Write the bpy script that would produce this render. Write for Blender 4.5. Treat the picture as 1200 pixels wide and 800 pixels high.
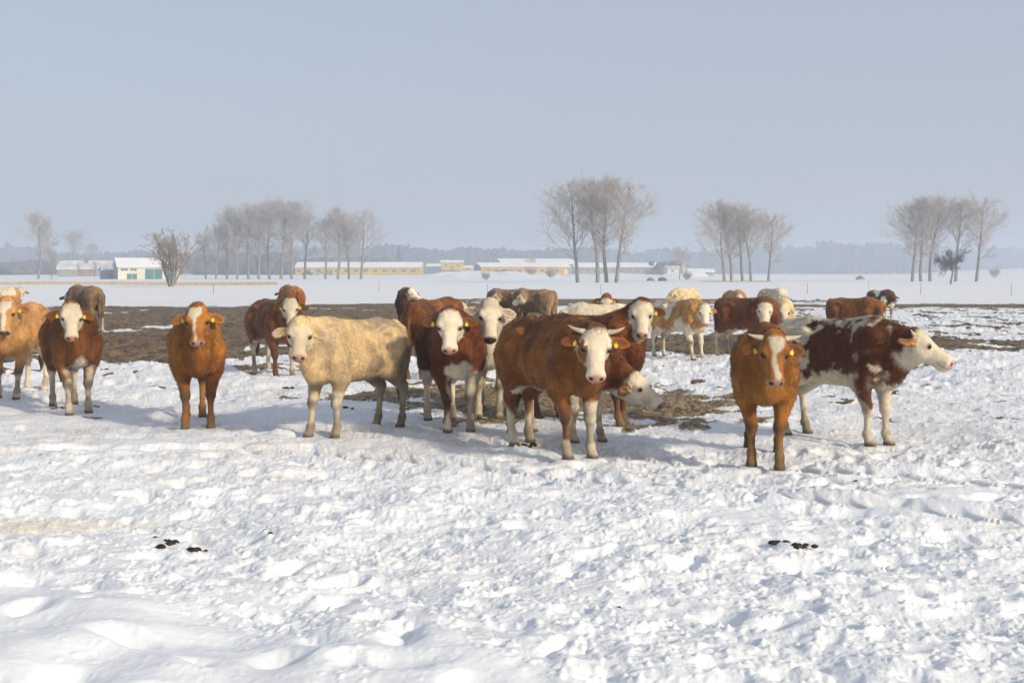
import bpy, math, random
import numpy as np
from mathutils import Vector, Matrix

for _o in list(bpy.data.objects):
    bpy.data.objects.remove(_o)
SC = bpy.context.scene
COL = SC.collection
R = math.radians

# ------------------------------------------------------------------ camera
CAM_H = 1.65
FOC = 1500.0            # focal length in photo pixels (photo is 1200 x 800)
HOR = 320.0             # photo row of the horizon
cam_d = bpy.data.cameras.new('camera')
cam = bpy.data.objects.new('camera', cam_d)
COL.objects.link(cam)
cam.location = (0, 0, CAM_H)
cam.rotation_euler = (R(90), 0, 0)
cam_d.sensor_width = 36.0
cam_d.lens = 36.0 * FOC / 1200.0
cam_d.shift_y = -(400.0 - HOR) / 1200.0
cam_d.clip_start = 0.1
cam_d.clip_end = 20000
SC.camera = cam

# ------------------------------------------------------------------ world + sun
SUN_AZ = R(47)          # to the right of straight-behind-the-camera
SUN_EL = R(25)
sun_dir = Vector((math.sin(SUN_AZ) * math.cos(SUN_EL), -math.cos(SUN_AZ) * math.cos(SUN_EL), math.sin(SUN_EL)))
world = bpy.data.worlds.new('World')
SC.world = world
world.use_nodes = True
wt = world.node_tree
wt.nodes.clear()
w_out = wt.nodes.new('ShaderNodeOutputWorld')
w_bg = wt.nodes.new('ShaderNodeBackground')
w_sky = wt.nodes.new('ShaderNodeTexSky')
w_sky.sky_type = 'NISHITA'
w_sky.sun_disc = False
w_sky.sun_elevation = SUN_EL
w_sky.sun_rotation = math.atan2(sun_dir.x, sun_dir.y)
w_sky.air_density = 1.0
w_sky.dust_density = 3.0
w_sky.ozone_density = 2.0
# a thin even veil of high haze in front of the blue
w_veil = wt.nodes.new('ShaderNodeMix')
w_veil.data_type = 'RGBA'
w_veil.inputs[0].default_value = 0.72
w_veil.inputs[7].default_value = (2.68, 2.90, 3.36, 1)
wt.links.new(w_sky.outputs['Color'], w_veil.inputs[6])
wt.links.new(w_veil.outputs[2], w_bg.inputs['Color'])
w_bg.inputs['Strength'].default_value = 0.150
wt.links.new(w_bg.outputs[0], w_out.inputs['Surface'])

sun_l = bpy.data.lights.new('sun', 'SUN')
sun_l.energy = 3.4
sun_l.angle = R(4.5)
sun_l.color = (1.0, 0.85, 0.64)
sun = bpy.data.objects.new('sun', sun_l)
COL.objects.link(sun)
sun.rotation_euler = sun_dir.to_track_quat('Z', 'Y').to_euler()

SC.view_settings.view_transform = 'Standard'
SC.view_settings.look = 'None'
SC.view_settings.exposure = 0.21
SC.view_settings.gamma = 1.0
SC.view_settings.use_curve_mapping = False
SC.render.engine = 'CYCLES'
SC.cycles.max_bounces = 5
SC.cycles.diffuse_bounces = 3
SC.cycles.volume_bounces = 1
SC.cycles.use_denoising = True

# ------------------------------------------------------------------ small helpers
rng = np.random.default_rng(7)
random.seed(7)

def tag(o, label=None, cat=None, group=None, kind=None):
    if label: o['label'] = label
    if cat: o['category'] = cat
    if group: o['group'] = group
    if kind: o['kind'] = kind
    return o

def empty(name, loc=(0, 0, 0), rz=0.0):
    o = bpy.data.objects.new(name, None)
    o.empty_display_size = 0.2
    o.location = loc
    o.rotation_euler = (0, 0, rz)
    COL.objects.link(o)
    return o

def link(name, me, mat=None, parent=None):
    o = bpy.data.objects.new(name, me)
    COL.objects.link(o)
    if mat is not None and not me.materials:
        me.materials.append(mat)
    if parent is not None:
        o.parent = parent
    return o

def np_mesh(name, V, F, smooth=True):
    """V (n,3), F (m,k) all faces the same size."""
    me = bpy.data.meshes.new(name)
    V = np.asarray(V, dtype=np.float32); F = np.asarray(F, dtype=np.int32)
    n, (m, k) = len(V), F.shape
    me.vertices.add(n); me.vertices.foreach_set('co', V.ravel())
    me.loops.add(m * k); me.loops.foreach_set('vertex_index', F.ravel())
    me.polygons.add(m)
    me.polygons.foreach_set('loop_start', np.arange(m, dtype=np.int32) * k)
    me.polygons.foreach_set('loop_total', np.full(m, k, dtype=np.int32))
    me.update(calc_edges=True)
    me.polygons.foreach_set('use_smooth', np.full(m, smooth, dtype=bool))
    return me

def set_col(me, name, C):
    C = np.asarray(C, dtype=np.float32)
    if C.shape[1] == 3:
        C = np.hstack([C, np.ones((len(C), 1), np.float32)])
    a = me.attributes.new(name, 'FLOAT_COLOR', 'POINT')
    a.data.foreach_set('color', C.ravel())

class MB:
    """collects simple shapes, links them as one mesh"""
    def __init__(s): s.v = []; s.f = []
    def add(s, V, F):
        b = len(s.v); s.v += [tuple(p) for p in V]; s.f += [tuple(i + b for i in f) for f in F]
    def box(s, x0, x1, y0, y1, z0, z1):
        s.add([(x, y, z) for x in (x0, x1) for y in (y0, y1) for z in (z0, z1)],
              [(0, 1, 3, 2), (4, 6, 7, 5), (0, 4, 5, 1), (2, 3, 7, 6), (0, 2, 6, 4), (1, 5, 7, 3)])
    def tube(s, pts, rad, n=6):
        pts = [Vector(p) for p in pts]
        rings = []
        for i, p in enumerate(pts):
            d = (pts[min(i + 1, len(pts) - 1)] - pts[max(i - 1, 0)]).normalized()
            a = d.cross(Vector((0, 0, 1)) if abs(d.z) < .9 else Vector((1, 0, 0))).normalized(); b = d.cross(a)
            r = rad[i] if hasattr(rad, '__len__') else rad
            rings.append([p + (a * math.cos(t) + b * math.sin(t)) * r for t in [2 * math.pi * k / n for k in range(n)]])
        V = [q for r_ in rings for q in r_]
        F = [(i * n + k, i * n + (k + 1) % n, (i + 1) * n + (k + 1) % n, (i + 1) * n + k) for i in range(len(pts) - 1) for k in range(n)]
        F += [tuple(range(n))[::-1], tuple(range((len(pts) - 1) * n, len(pts) * n))]
        s.add(V, F)
    def prism(s, prof, x0, x1):
        """profile of (y, z) points extruded along x"""
        n = len(prof)
        s.add([(x0, y, z) for y, z in prof] + [(x1, y, z) for y, z in prof],
              [tuple(range(n)), tuple(range(2 * n - 1, n - 1, -1))] + [(i, i + n, (i + 1) % n + n, (i + 1) % n) for i in range(n)])
    def build(s, name, mat, parent=None, smooth=False):
        me = bpy.data.meshes.new(name); me.from_pydata(s.v, [], s.f); me.update()
        me.polygons.foreach_set('use_smooth', [smooth] * len(me.polygons))
        return link(name, me, mat, parent)

# lattice noise in numpy
_T = rng.random((64, 64, 64)).astype(np.float32)
def vnoise(x, y, z=0.0):
    x, y, z = np.broadcast_arrays(np.asarray(x, np.float32), np.asarray(y, np.float32), np.asarray(z, np.float32))
    xi = np.floor(x); yi = np.floor(y); zi = np.floor(z)
    fx = x - xi; fy = y - yi; fz = z - zi
    fx = fx * fx * (3 - 2 * fx); fy = fy * fy * (3 - 2 * fy); fz = fz * fz * (3 - 2 * fz)
    xi = xi.astype(np.int64) & 63; yi = yi.astype(np.int64) & 63; zi = zi.astype(np.int64) & 63
    x1 = (xi + 1) & 63; y1 = (yi + 1) & 63; z1 = (zi + 1) & 63
    def L(a, b, t): return a + (b - a) * t
    c0 = L(L(_T[xi, yi, zi], _T[x1, yi, zi], fx), L(_T[xi, y1, zi], _T[x1, y1, zi], fx), fy)
    c1 = L(L(_T[xi, yi, z1], _T[x1, yi, z1], fx), L(_T[xi, y1, z1], _T[x1, y1, z1], fx), fy)
    return L(c0, c1, fz)
def vnoise2(x, y, s=0):
    x = np.asarray(x, np.float32); y = np.asarray(y, np.float32)
    xi = np.floor(x); yi = np.floor(y)
    fx = x - xi; fy = y - yi
    fx = fx * fx * (3 - 2 * fx); fy = fy * fy * (3 - 2 * fy)
    def h(a, b):
        a = a.astype(np.int64); b = b.astype(np.int64)
        return _T[a & 63, b & 63, ((a >> 6) * 7 + (b >> 6) * 13 + s) & 63]
    a = h(xi, yi); b = h(xi + 1, yi); c = h(xi, yi + 1); d = h(xi + 1, yi + 1)
    return (a + (b - a) * fx) * (1 - fy) + (c + (d - c) * fx) * fy
def fbm2(x, y, s=0, o=3):
    r = 0; a = 1; t = 0
    for i in range(o):
        r = r + a * vnoise2(x * 2 ** i + 17.3 * i, y * 2 ** i - 9.1 * i, s + 5 * i); t += a; a *= .5
    return r / t
def fbm3(P, f, o=3):
    r = 0; a = 1; t = 0
    for i in range(o):
        g = f * 2 ** i
        r = r + a * vnoise(P[:, 0] * g + 11 * i, P[:, 1] * g + 5 * i, P[:, 2] * g + 23 * i); t += a; a *= .5
    return r / t
def sstep(a, b, x):
    t = np.clip((x - a) / (b - a), 0, 1)
    return t * t * (3 - 2 * t)
def pix(px, py, D=None, z=0.0):
    """world point seen at photo pixel (px, py): on the flat ground, or at depth D"""
    if D is None:
        D = (CAM_H - z) * FOC / (py - HOR)
        return Vector(((px - 600) / FOC * D, D, z))
    return Vector(((px - 600) / FOC * D, D, CAM_H - (py - HOR) / FOC * D))

# ------------------------------------------------------------------ materials
def new_mat(name, col=(.5, .5, .5), rough=.7, spec=.3, **kw):
    m = bpy.data.materials.new(name); m.use_nodes = True
    b = m.node_tree.nodes['Principled BSDF']
    b.inputs['Base Color'].default_value = (*col, 1)
    b.inputs['Roughness'].default_value = rough
    b.inputs['Specular IOR Level'].default_value = spec
    return m
def noisy_mat(name, c0, c1, scale=5.0, rough=.8, bump=0.0, bscale=None, stretch=(1, 1, 1), spec=.25, detail=4):
    m = new_mat(name, c0, rough, spec)
    nt = m.node_tree; b = nt.nodes['Principled BSDF']
    tc = nt.nodes.new('ShaderNodeTexCoord'); mp = nt.nodes.new('ShaderNodeMapping')
    mp.inputs['Scale'].default_value = stretch
    nt.links.new(tc.outputs['Object'], mp.inputs[0])
    n = nt.nodes.new('ShaderNodeTexNoise'); n.inputs['Scale'].default_value = scale; n.inputs['Detail'].default_value = detail
    nt.links.new(mp.outputs[0], n.inputs['Vector'])
    r = nt.nodes.new('ShaderNodeValToRGB')
    r.color_ramp.elements[0].position = .35; r.color_ramp.elements[1].position = .65
    r.color_ramp.elements[0].color = (*c0, 1); r.color_ramp.elements[1].color = (*c1, 1)
    nt.links.new(n.outputs['Fac'], r.inputs[0]); nt.links.new(r.outputs[0], b.inputs['Base Color'])
    if bump:
        n2 = nt.nodes.new('ShaderNodeTexNoise'); n2.inputs['Scale'].default_value = bscale or scale * 3; n2.inputs['Detail'].default_value = 5
        nt.links.new(mp.outputs[0], n2.inputs['Vector'])
        bp = nt.nodes.new('ShaderNodeBump'); bp.inputs['Strength'].default_value = bump; bp.inputs['Distance'].default_value = .02
        nt.links.new(n2.outputs['Fac'], bp.inputs['Height']); nt.links.new(bp.outputs[0], b.inputs['Normal'])
    return m
def attr_mat(name, attr, rough=.8, spec=.15, nscale=40, namp=.25, bump=.3, bscale=60, bdist=.01, sheen=0.0):
    m = new_mat(name, (.5, .5, .5), rough, spec)
    nt = m.node_tree; b = nt.nodes['Principled BSDF']
    at = nt.nodes.new('ShaderNodeAttribute'); at.attribute_name = attr
    tc = nt.nodes.new('ShaderNodeTexCoord')
    n = nt.nodes.new('ShaderNodeTexNoise'); n.inputs['Scale'].default_value = nscale; n.inputs['Detail'].default_value = 5
    nt.links.new(tc.outputs['Object'], n.inputs['Vector'])
    mr = nt.nodes.new('ShaderNodeMapRange'); mr.inputs['From Min'].default_value = .3; mr.inputs['From Max'].default_value = .7
    mr.inputs['To Min'].default_value = 1 - namp; mr.inputs['To Max'].default_value = 1 + namp
    nt.links.new(n.outputs['Fac'], mr.inputs['Value'])
    mx = nt.nodes.new('ShaderNodeVectorMath'); mx.operation = 'SCALE'
    nt.links.new(at.outputs['Color'], mx.inputs[0]); nt.links.new(mr.outputs[0], mx.inputs['Scale'])
    nt.links.new(mx.outputs[0], b.inputs['Base Color'])
    if sheen:
        b.inputs['Sheen Weight'].default_value = sheen; b.inputs['Sheen Roughness'].default_value = .5
    if bump:
        n2 = nt.nodes.new('ShaderNodeTexNoise'); n2.inputs['Scale'].default_value = bscale; n2.inputs['Detail'].default_value = 6
        nt.links.new(tc.outputs['Object'], n2.inputs['Vector'])
        bp = nt.nodes.new('ShaderNodeBump'); bp.inputs['Strength'].default_value = bump; bp.inputs['Distance'].default_value = bdist
        nt.links.new(n2.outputs['Fac'], bp.inputs['Height']); nt.links.new(bp.outputs[0], b.inputs['Normal'])
    return m
# ------------------------------------------------------------------ ground: one sheet of trodden snow
def poly(pts): return np.array([pix(a, b)[:2] for a, b in pts])
MUD = [poly([(-900, 358), (-200, 358), (200, 359), (500, 355), (640, 354), (640, 400), (700, 396), (860, 393), (1100, 397), (1250, 398), (1700, 400),
             (1700, 412), (1200, 412), (1000, 416), (860, 417), (760, 413), (640, 418), (480, 418), (300, 420), (100, 424), (-200, 428), (-900, 426)]),
       poly([(540, 350), (800, 350), (960, 351), (960, 354), (800, 357), (640, 359), (540, 358)]),
       poly([(880, 357), (1060, 356), (1700, 357), (1700, 360.5), (1060, 360.5), (880, 360)])]
PATCH = [poly([(395, 460), (470, 456), (590, 450), (700, 452), (800, 465), (862, 488), (850, 496), (780, 498), (700, 490), (600, 492), (520, 484), (420, 475)]),
         poly([(300, 428), (345, 426), (350, 434), (310, 436)])]
def poly_sd(P, X, Y):
    """signed distance (negative inside) of points to a polygon"""
    d = np.full(X.shape, 1e9); ins = np.zeros(X.shape, bool)
    n = len(P)
    for i in range(n):
        ax, ay = P[i]; bx, by = P[(i + 1) % n]
        ex, ey = bx - ax, by - ay
        t = np.clip(((X - ax) * ex + (Y - ay) * ey) / (ex * ex + ey * ey + 1e-9), 0, 1)
        d = np.minimum(d, np.hypot(X - ax - t * ex, Y - ay - t * ey))
        c = ((ay > Y) != (by > Y)) & (X < (bx - ax) * (Y - ay) / (by - ay + 1e-12) + ax)
        ins ^= c
    return np.where(ins, -d, d)
def mud_mask(X, Y):
    m = np.zeros(X.shape)
    near = (Y > 10) & (Y < 110)
    x, y = X[near], Y[near]
    w = fbm2(x * .9, y * .9, 3, 4) - .5
    f = np.zeros(x.shape)
    for P, k, amp in [(MUD[0], .5, 2.2), (MUD[1], .8, 5), (MUD[2], .8, 3)]:
        f = np.maximum(f, sstep(.25, -.25, poly_sd(P, x, y) / k * .5 + w * amp))
    # ragged snow left lying on the mud
    island = fbm2(x * .55 + 40, y * .35, 9, 4)
    f *= 1 - sstep(.66, .72, island) * .9
    # specks of mud showing through the snow at the right
    sp = fbm2(x * 2.2 + 9, y * .9, 21, 3)
    reg = sstep(2, 7, x) * sstep(28, 33, y) * (1 - sstep(55, 75, y))
    f = np.maximum(f, sstep(.60, .66, sp) * reg)
    sp2 = fbm2(x * 3.1 + 3, y * 3.1, 27, 3)
    reg2 = sstep(12.8, 15, y) * (1 - sstep(30, 40, y))
    f = np.maximum(f, sstep(.72, .78, sp2) * reg2 * .8)
    m[near] = f
    return m
def patch_mask(X, Y):
    m = np.zeros(X.shape)
    near = (Y > 11) & (Y < 26) & (np.abs(X) < 8)
    x, y = X[near], Y[near]
    w = fbm2(x * 2.6 + 5, y * 2.6, 13, 4) - .5
    f = np.zeros(x.shape)
    for P in PATCH:
        f = np.maximum(f, sstep(.22, -.22, poly_sd(P, x, y) * .6 + w * 1.9))
    m[near] = f
    return m
_S0 = pix(-60, 672)[:2]; _S1 = pix(160, 705)[:2]; _S2 = pix(330, 745)[:2]; _S3 = pix(700, 800)[:2]
def smooth_snow(X, Y):
    """fresh, little trodden snow close to the camera (1 = smooth)"""
    w = (fbm2(X * 1.6, Y * 1.6, 31, 3) - .5)
    P1 = np.array([pix(a, b)[:2] for a, b in [(-400, 675), (0, 683), (130, 700), (300, 735), (420, 762), (400, 790), (250, 830), (240, 1300), (-900, 1300)]])
    P2 = np.array([pix(a, b)[:2] for a, b in [(420, 758), (520, 760), (640, 785), (760, 810), (900, 840), (900, 1300), (500, 1300), (430, 850), (430, 790)]])
    d = np.minimum(poly_sd(P1, X, Y), poly_sd(P2, X, Y))
    s = .88 * sstep(.22, -.22, d + w * .8)
    P3 = np.array([pix(a, b)[:2] for a, b in [(1010, 575), (1120, 570), (1150, 600), (1090, 612), (1000, 600)]])
    P4 = np.array([pix(a, b)[:2] for a, b in [(830, 605), (930, 602), (960, 618), (870, 630), (820, 622)]])
    d2 = np.minimum(poly_sd(P3, X, Y), poly_sd(P4, X, Y))
    return np.maximum(s, .7 * sstep(.3, -.3, d2 + w * .9)), s
# wheel track crossing in front of the cattle
TR = [(-200, 540), (100, 530), (350, 527), (500, 540), (700, 560), (860, 575), (1000, 590), (1200, 612), (1500, 640)]
TRW = np.array([pix(a, b)[:2] for a, b in TR])
TR2 = np.array([pix(a, b)[:2] for a, b in [(-200, 505), (100, 503), (400, 505), (600, 520), (800, 540), (1000, 555), (1200, 568), (1500, 590)]])
def line_sd(L, X, Y):
    d = np.full(X.shape, 1e9); s = np.zeros(X.shape); sg = np.ones(X.shape); acc = 0
    for i in range(len(L) - 1):
        ax, ay = L[i]; ex, ey = L[i + 1] - L[i]; ln = math.hypot(ex, ey)
        t = np.clip(((X - ax) * ex + (Y - ay) * ey) / ln ** 2, 0, 1)
        q = np.hypot(X - ax - t * ex, Y - ay - t * ey)
        c = q < d
        d = np.where(c, q, d); s = np.where(c, acc + t * ln, s)
        sg = np.where(c, np.sign(ex * (Y - ay) - ey * (X - ax)), sg)
        acc += ln
    return d * sg, s
def cells(X, Y, size, seed, rmin, rmax, depth, rim, keep=1.0, stretch=1.5):
    """scattered hoof prints / clods: sum of little bumps, one candidate per cell"""
    H = np.zeros(X.shape, np.float32)
    cx = np.floor(X / size).astype(np.int64); cy = np.floor(Y / size).astype(np.int64)
    for dx in (-1, 0, 1):
        for dy in (-1, 0, 1):
            a = cx + dx; b = cy + dy
            i = (a * 7 + seed * 3) & 63; j = (b * 11 + seed) & 63; k = ((a >> 3) * 5 + (b >> 3) * 9 + seed * 17) & 63
            r1 = _T[i, j, k]; r2 = _T[j, k, i]; r3 = _T[k, i, j]; r4 = _T[(i + 31) & 63, (j + 17) & 63, k]; r5 = _T[i, (k + 9) & 63, (j + 5) & 63]
            px = (a + r1) * size; py = (b + r2) * size
            ang = r3 * 6.283
            ux = X - px; uy = Y - py
            c_, s_ = np.cos(ang), np.sin(ang)
            vx = (ux * c_ + uy * s_) / stretch; vy = -ux * s_ + uy * c_
            rad = rmin + (rmax - rmin) * r4
            q = np.sqrt(vx * vx + vy * vy) / rad
            on = (r5 < keep)
            H += on * ((depth * sstep(1.0, .08, q) * 1.1) + rim * np.exp(-((q - 1.25) / .3) ** 2)) * (.5 + r4)
    return H
FLAT = []   # (x, y, radius): spots pressed flat, under the cattle
def ground_z(X, Y, fine=True):
    X = np.asarray(X, np.float64); Y = np.asarray(Y, np.float64)
    z = np.zeros(X.shape)
    nb = (Y < 75)
    if nb.any():
        x, y = X[nb], Y[nb]
        fade = 1 - sstep(40, 75, y)
        sm, bank = smooth_snow(x, y)
        rough = 1 - sm
        mp = np.maximum(mud_mask(x, y), patch_mask(x, y))
        packed = sstep(11.2, 12.6, y - .12 * x) * (1 - sstep(15.5, 18, y))   # hard trodden by the herd
        amp = .66 * (1 - .55 * packed) * rough * (1 - .35 * mp)
        h = .12 * (fbm2(x * .45, y * .45, 1, 2) - .5) + .16 * (fbm2(x * 1.5, y * 1.5, 2, 2) - .5) * (1 - .5 * packed)
        wx = x + .10 * (vnoise2(x * 5, y * 5, 50) - .5); wy = y + .10 * (vnoise2(x * 5, y * 5, 51) - .5)
        b1 = vnoise2(wx * 3.6, wy * 3.6, 4)
        b2 = np.sqrt((2 * vnoise2(wx * 7.7, wy * 7.7, 6) - 1) ** 2 + .04)
        h = h + amp * (.045 * (b1 - .5) + .020 * (b2 - .4) + .075 * (fbm2(wx * 3.2, wy * 3.2, 8, 3) - .5))
        h = h + amp * cells(wx, wy, .30, 3, .055, .11, -.045, .006, .62)
        h = h + amp * cells(wx, wy, .47, 33, .08, .13, -.085, .012, .55, 1.35)
        h = h + amp * cells(wx, wy, .21, 9, .03, .085, .022, 0.0, .5, 1.25)
        h = h + (amp * 1.0 + .10) * (.017 * (fbm2(x * 14, y * 14, 12, 4) - .5) + .012 * cells(x, y, .06, 25, .010, .026, 1.0, 0.0, .5, 1.2) + .014 * (np.abs(2 * vnoise2(wx * 23, wy * 23, 14) - 1) - .5) * sstep(.35, .6, fbm2(x * 1.9, y * 1.9, 16, 2)))
        h = h + (rough * .9 + .1) * cells(x, y, .11, 15, .012, .036, .013, 0.0, .5, 1.2)
        # gentle hollows left in the fresh snow
        h = h + sm * cells(wx, wy, .62, 21, .11, .20, -.085, .0, .62, 1.3) + bank * cells(wx, wy, .38, 27, .07, .13, -.05, .004, .5, 1.3) * sstep(.35, .6, fbm2(x * 1.2, y * 1.2, 90, 2)) + bank * (.17 * (fbm2(x * 1.2, y * 1.7, 33, 3) - .5) + .045)
        # wheel tracks: pressed bands with slanted tread lugs
        for L, dep in ((TRW, .05), (TR2, .03)):
            d, s = line_sd(L, x, y)
            d = d + .05 * (vnoise2(x * 2, y * 2, 60) - .5)
            band = sstep(.27, .20, np.abs(d))
            lug = sstep(-.2, .5, np.sin((s + np.abs(d) * 1.0) * 2 * math.pi / .27))
            h = h * (1 - .65 * band) - dep * band + .026 * band * lug * (np.abs(d) > .04)
            h = h + .05 * np.exp(-((np.abs(d) - .33) / .07) ** 2) * (vnoise2(s * 4, d * 3, 61))
        h = h + mp * (.06 * (fbm2(x * 6, y * 6, 41, 3) - .4) + .16 * (fbm2(x * 1.6, y * 1.1, 43, 3) - .5))
        h = h * fade
        for fx, fy, fr in FLAT:
            q = np.hypot(x - fx, y - fy) / fr
            k = sstep(1.0, .5, q)
            h = h * (1 - k)
        z[nb] = h
    # far field: a slight rise and mounds of snow in front of the farm
    z = z + .85 * sstep(380, 500, Y)
    u = X / np.maximum(Y, 1)
    z = z + 4.0 * sstep(.28, .46, u) * sstep(420, 900, Y) + 1.2 * sstep(.30, .36, u) * sstep(600, 800, Y)
    m = (Y > 330) & (Y < 520)
    if m.any():
        x, y = X[m], Y[m]; uu = x / y
        a = sstep(-.075, -.05, uu) * (1 - sstep(.10, .15, uu)) * sstep(375, 400, y) * (1 - sstep(450, 490, y))
        a2 = sstep(.11, .13, uu) * (1 - sstep(.17, .2, uu)) * sstep(395, 420, y) * (1 - sstep(450, 490, y))
        n_ = fbm2(x * .07, y * .05, 71, 4)
        z[m] += a * np.clip(n_ - .36, 0, 1) * 6.5 * (1 - .55 * sstep(0, .05, uu)) + a2 * np.clip(n_ - .4, 0, 1) * 7
    return z

def g(x, y):
    return float(ground_z(np.array([x]), np.array([y]))[0])

def build_ground():
    ya = [-40, -25, -12, -5, 0, 2.0, 3.2, 4.0]
    y = 4.3
    while y < 1990:
        ya.append(y)
        y += max(.011, min(y * y * .00028, max(4.0, (y - 500) * .05)))
    ya.append(1990.0)
    ya = np.array(ya)
    dense = np.tan(np.linspace(R(-24.5), R(24.5), 1250))
    t = np.linspace(0, 1, 45)[1:]
    side = np.tan(R(24.5)) + (3.2 - np.tan(R(24.5))) * t ** 2
    xa = np.concatenate([-side[::-1], dense, side])
    # the fan opens from behind the camera so that it also covers a step to the side
    W = ya + np.where(ya < 8, 2.2 * (1 - np.clip(ya / 8, 0, 1)), 0) + np.where(ya < 0, -ya + 3, 0)
    W = np.maximum(W, 3.5)
    Y = np.repeat(ya[:, None], len(xa), 1); X = W[:, None] * xa[None, :]
    X = np.clip(X, -1600, 1600)
    Z = ground_z(X, Y)
    ny, nx = X.shape
    idx = np.arange(ny * nx).reshape(ny, nx)
    F = np.stack([idx[:-1, :-1], idx[:-1, 1:], idx[1:, 1:], idx[1:, :-1]], -1).reshape(-1, 4)
    V = np.stack([X, Y, Z], -1).reshape(-1, 3)
    me = np_mesh('snow_ground', V, F)
    x, y = V[:, 0].astype(np.float64), V[:, 1].astype(np.float64)
    mud = mud_mask(x, y); pt = patch_mask(x, y)
    # faint dirt: wheel track, packed area, a yellow stain
    d1, _ = line_sd(TRW, x, y); d2, _ = line_sd(TR2, x, y)
    trk = np.maximum(sstep(.4, .1, np.abs(d1)), sstep(.5, .1, np.abs(d2)))
    pk = sstep(10.6, 12.2, y - .12 * x) * (1 - sstep(18, 26, y))
    n1 = fbm2(x * 1.7, y * 1.7, 81, 4)
    n2 = fbm2(x * .6 + 4, y * .6, 83, 3)
    dirt = np.clip(trk * .30 * sstep(.35, .65, n1) + pk * (.10 + .45 * sstep(.48, .68, n1)) * .55 + .10 * sstep(.55, .75, n2) * sstep(6, 8, y), 0, 1)
    dirt = dirt + .25 * sstep(.5, .75, n1) * sstep(.9, .2, np.hypot((x - pix(640, 610).x) / 2.6, (y - pix(640, 650).y) / 1.2)) * .5
    far_d = .25 * sstep(22, 30, y) * (1 - sstep(60, 90, y)) * sstep(.4, .7, n1)
    dirt = np.clip(dirt + far_d, 0, 1)
    c = pix(75, 608)
    yel = sstep(1.1, .2, np.hypot((x - c.x) / 1.0, (y - c.y) / .45) + (n1 - .5) * 1.6)
    c = pix(150, 560)
    yel = np.maximum(yel, .25 * sstep(1.0, .3, np.hypot((x - c.x) / 2.5, (y - c.y) / .3)))
    set_col(me, 'mask', np.stack([np.maximum(mud, 0), pt, np.clip(dirt, 0, 1)], 1))
    set_col(me, 'stain', np.stack([yel, np.where(y < 12, smooth_snow(x, y)[0], 0), yel * 0], 1))
    m = new_mat('trodden_snow', (.86, .88, .9), .55, .25)
    nt = m.node_tree; b = nt.nodes['Principled BSDF']; N = nt.nodes.new; Lk = nt.links.new
    tc = N('ShaderNodeTexCoord')
    at = N('ShaderNodeAttribute'); at.attribute_name = 'mask'
    at2 = N('ShaderNodeAttribute'); at2.attribute_name = 'stain'
    sp = N('ShaderNodeSeparateColor'); Lk(at.outputs['Color'], sp.inputs[0])
    sp2 = N('ShaderNodeSeparateColor'); Lk(at2.outputs['Color'], sp2.inputs[0])
    def noise(scale, detail=5, w=0):
        n = N('ShaderNodeTexNoise'); n.inputs['Scale'].default_value = scale; n.inputs['Detail'].default_value = detail
        n.inputs['Roughness'].default_value = .6
        Lk(tc.outputs['Object'], n.inputs['Vector']); return n.outputs['Fac']
    def ramp(sock, p0, c0, p1, c1):
        r = N('ShaderNodeValToRGB'); e = r.color_ramp.elements
        e[0].position = p0; e[1].position = p1; e[0].color = (*c0, 1); e[1].color = (*c1, 1)
        Lk(sock, r.inputs[0]); return r.outputs[0]
    def mix(f, a, b_):
        x_ = N('ShaderNodeMix'); x_.data_type = 'RGBA'
        if hasattr(f, 'links'): Lk(f, x_.inputs[0])
        else: x_.inputs[0].default_value = f
        for s, i in ((a, 6), (b_, 7)):
            if hasattr(s, 'links'): Lk(s, x_.inputs[i])
            else: x_.inputs[i].default_value = (*s, 1)
        return x_.outputs[2]
    def math_(op, a, b_, clamp=False):
        x_ = N('ShaderNodeMath'); x_.operation = op; x_.use_clamp = clamp
        for s, i in ((a, 0), (b_, 1)):
            if hasattr(s, 'links'): Lk(s, x_.inputs[i])
            else: x_.inputs[i].default_value = s
        return x_.outputs[0]
    snow = ramp(noise(2.3), .3, (.74, .775, .82), .7, (.83, .86, .885))
    dirtc = ramp(noise(9), .35, (.42, .35, .27), .65, (.60, .54, .45))
    mudc = ramp(math_('ADD', math_('MULTIPLY', noise(2.6, 9), .6), math_('MULTIPLY', noise(11, 6), .4)), .40, (.030, .018, .007), .64, (.275, .175, .062))
    strc = ramp(noise(16, 6), .38, (.060, .042, .022), .62, (.34, .26, .14))
    brk = noise(14, 6); brk2 = noise(30, 5)
    f_d = math_('MULTIPLY', sp.outputs[2], ramp(brk2, .35, (.3, .3, .3), .65, (1.2, 1.2, 1.2)), True)
    c1 = mix(f_d, snow, dirtc)
    c2 = mix(math_('MULTIPLY', sp2.outputs[0], .55, True), c1, (.72, .62, .38))
    f_m = ramp(math_('ADD', sp.outputs[0], math_('MULTIPLY', math_('SUBTRACT', brk, .5), .9)), .40, (0, 0, 0), .54, (1, 1, 1))
    c3 = mix(f_m, c2, mudc)
    f_p = ramp(math_('ADD', sp.outputs[1], math_('MULTIPLY', math_('SUBTRACT', brk2, .5), 1.2)), .40, (0, 0, 0), .56, (1, 1, 1))
    c4 = mix(f_p, c3, strc)
    Lk(c4, b.inputs['Base Color'])
    b1 = N('ShaderNodeBump'); Lk(math_('SUBTRACT', .95, math_('MULTIPLY', sp2.outputs[1], .80)), b1.inputs['Strength']); b1.inputs['Distance'].default_value = .018
    Lk(noise(22, 7), b1.inputs['Height'])
    b2 = N('ShaderNodeBump'); b2.inputs['Strength'].default_value = .4; b2.inputs['Distance'].default_value = .005
    Lk(noise(110, 4), b2.inputs['Height']); Lk(b1.outputs[0], b2.inputs['Normal']); Lk(b2.outputs[0], b.inputs['Normal'])
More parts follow.
